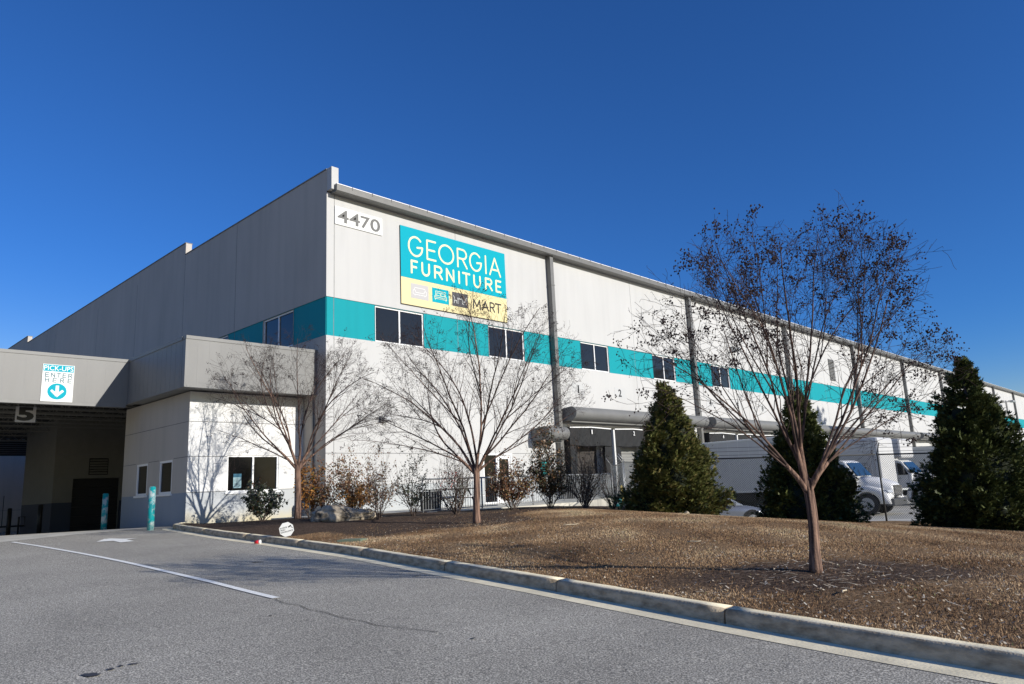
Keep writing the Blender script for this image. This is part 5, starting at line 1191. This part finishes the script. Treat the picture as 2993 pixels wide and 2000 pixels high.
# pine at the far right edge
pn = thing('pine_tree', 'tall pine whose needle tufts just enter at the right edge', 'tree', (17.7, 53.0, -0.46))
tk = MB(); tk.tube([(0, 0, 0), (0.1, 0.1, 6), (0, 0, 14)], [0.22, 0.17, 0.04], 8)
rsx = random.Random(5); tips = []
for k in range(60):
    z = rsx.uniform(5.5, 13.8); a = rsx.uniform(0, 6.28); L = (14.6-z)*0.34+rsx.uniform(0.2, 0.8)
    p0 = Vector((0.05, 0.05, z)); p1 = p0+Vector((math.cos(a)*L, math.sin(a)*L, 0.25*L)); tk.tube([p0, (p0+p1)/2+Vector((0, 0, -0.1)), p1], [0.05, 0.03, 0.012], 5)
    for q in range(10): t = rsx.uniform(0.4, 1.02); tips.append(p0+(p1-p0)*t+Vector((rsx.gauss(0, .18), rsx.gauss(0, .18), rsx.gauss(0, .12))))
o = tk.build('trunk', m_stem); o.parent = pn
rn = np.random.default_rng(9); T = np.array([[t.x, t.y, t.z] for t in tips]); n = len(T)*60; c = np.repeat(T, 60, 0); d = rn.normal(size=(n, 3)); d /= np.linalg.norm(d, axis=1)[:, None]; s = np.cross(d, rn.normal(size=(n, 3))); s /= np.linalg.norm(s, axis=1)[:, None]
V = np.stack([c-s*0.008, c+s*0.008, c+d*0.24], 1).reshape(-1, 3); npmesh('needles', V, np.arange(n*3).reshape(-1, 3), m_pine, pn, attr=rn.random(n))

# ------------------------------------------------------------------ boulders, yard sign, cup, valve cover, sticks
def boulder(label, x, y, L, Wd, H, rz, seed):
    bm = bmesh.new(); bmesh.ops.create_icosphere(bm, subdivisions=5, radius=1)
    from mathutils import noise
    for v in bm.verts:
        p = v.co.copy(); nz = noise.fractal(p*1.6+Vector((seed, 0, 0)), 1.0, 2.0, 3)*0.20+noise.fractal(p*5+Vector((0, seed, 0)), 1, 2, 4)*0.035
        rd = 1+nz; q = p*rd; q.x *= L/2; q.y *= Wd/2; q.z *= H*(0.70+0.20*math.sin(p.x*2.4+seed))
        q.z += 0.08*H*math.sin(p.x*6+seed); v.co = q
    me = bpy.data.meshes.new('boulder'); bm.to_mesh(me); bm.free()
    for p_ in me.polygons: p_.use_smooth = True
    me.materials.append(m_rock); o = bpy.data.objects.new('boulder', me); C.objects.link(o)
    o.location = (x, y, float(lawn_z(x, y))+H*0.20); o.rotation_euler = (0, 0, rz); tag(o, label, 'boulder', 'weathered boulders in the planting bed')
boulder('long flat tan boulder below the russet shrubs', 5.9, -3.1, 2.0, 0.85, 0.42, math.radians(44), 3.1)
boulder('dark mossy boulder at the foot of the left conifer', 10.1, 6.0, 1.7, 0.9, 0.42, math.radians(40), 8.4)
boulder('small white capped stone at the foot of the left conifer', 13.45, 3.2, 0.32, 0.2, 0.14, math.radians(50), 5.5)

ys_ = thing('yard_sign', 'white octagonal security sign with black lettering behind the kerb', 'sign', (8.08, -6.08, float(lawn_z(8.08, -6.08))-0.04), rz=math.radians(-32))
tx0 = math.radians(12)
def oct_fn(u, v, n): c, s = math.cos(tx0), math.sin(tx0); return (0.0+n, u*c-v*s, 0.215+u*s+v*c)
m = MB(); pts = [(0.178*math.cos(math.radians(22.5+45*k)), 0.178*math.sin(math.radians(22.5+45*k))) for k in range(8)]
m.prism(pts, 0.0, 0.006, lambda p, q, t: oct_fn(p, q, t)); o = m.build('face', m_sign_w); o.parent = ys_
m = MB(); m.tube([(-0.012, 0, -0.15), (-0.012, 0, 0.12)], 0.008, 8); o = m.build('stake', m_steel); o.parent = ys_
for word, v0, wd, hh in (('24 HOUR', 0.035, 0.17, 0.035), ('VIDEO', -0.015, 0.12, 0.035), ('SURVEILLANCE', -0.065, 0.29, 0.033)):
    t = text_mesh(word, (-0.15, v0, -0.15+wd, v0+hh), lambda u, v, n: oct_fn(u, v, 0.006+n), 0.002, 'lettering', m_black_l, None, off=0.02); t.parent = ys_
m = MB(); m.prism([(0.04, 0.055), (0.11, 0.085), (0.125, 0.055), (0.055, 0.03)], 0.006, 0.009, lambda p, q, t: oct_fn(p, q, t)); m.prism([(0.10, 0.05), (0.115, 0.045), (0.15, 0.01), (0.135, 0.0)], 0.006, 0.0085, lambda p, q, t: oct_fn(p, q, t)); o = m.build('camera_symbol', m_black_l); o.parent = ys_

cx, cy = 7.62, -6.58
cu = thing('paper_cup', 'crushed red and white cup lying in the gutter', 'cup', (cx, cy, float(road_z(cx, cy))+0.045), rz=math.radians(38))
m = MB(); m.tube([(-0.07, 0, 0), (0.04, 0, 0.004)], [0.036, 0.046], 18); o = m.build('cup_body', m_red); o.parent = cu
m = MB(); m.tube([(0.04, 0, 0.004), (0.075, 0, 0.006)], [0.047, 0.049], 18); o = m.build('cup_rim', m_sign_w); o.parent = cu
vx, vy = 10.75, -6.0; vz = float(lawn_z(vx, vy))
m = MB(); m.box(-0.28, 0.28, -0.17, 0.17, -0.05, 0.035); m.box(-0.24, 0.24, -0.13, 0.13, 0.035, 0.045); o = m.build('valve_cover', m_green, bevel=0.01); o.location = (vx, vy, vz); o.rotation_euler = (0, 0, math.radians(30)); tag(o, 'flat grey green valve box cover set in the turf', 'utility cover')
def stick(x, y, L, rz, label, r=0.011):
    m = MB(); m.tube([(-L/2, 0, 0), (-L/5, 0.012, 0.008), (L/4, -0.01, 0.004), (L/2, 0.006, 0.012)], [r*0.6, r, r*0.9, r*0.5], 6); o = m.build('stick', M('pale_stick', (0.55, 0.47, 0.34), 0.8, var=0.3, scale=20)); o.location = (x, y, float(lawn_z(x, y))+0.035); o.rotation_euler = (0, 0, rz)
    tag(o, label, 'stick', 'sticks lying on the turf')
stick(23.1, -4.9, 0.26, math.radians(62), 'pale broken stick on dark turf at the far right', 0.012)
stick(14.6, -3.2, 0.34, math.radians(60), 'pale stick on the lawn below the shrubs', 0.010)
stick(18.3, -4.6, 0.22, math.radians(25), 'short pale stick left of the nearest trunk', 0.010)
stick(21.6, -7.3, 0.20, math.radians(100), 'short pale stick in front of the nearest trunk', 0.009)
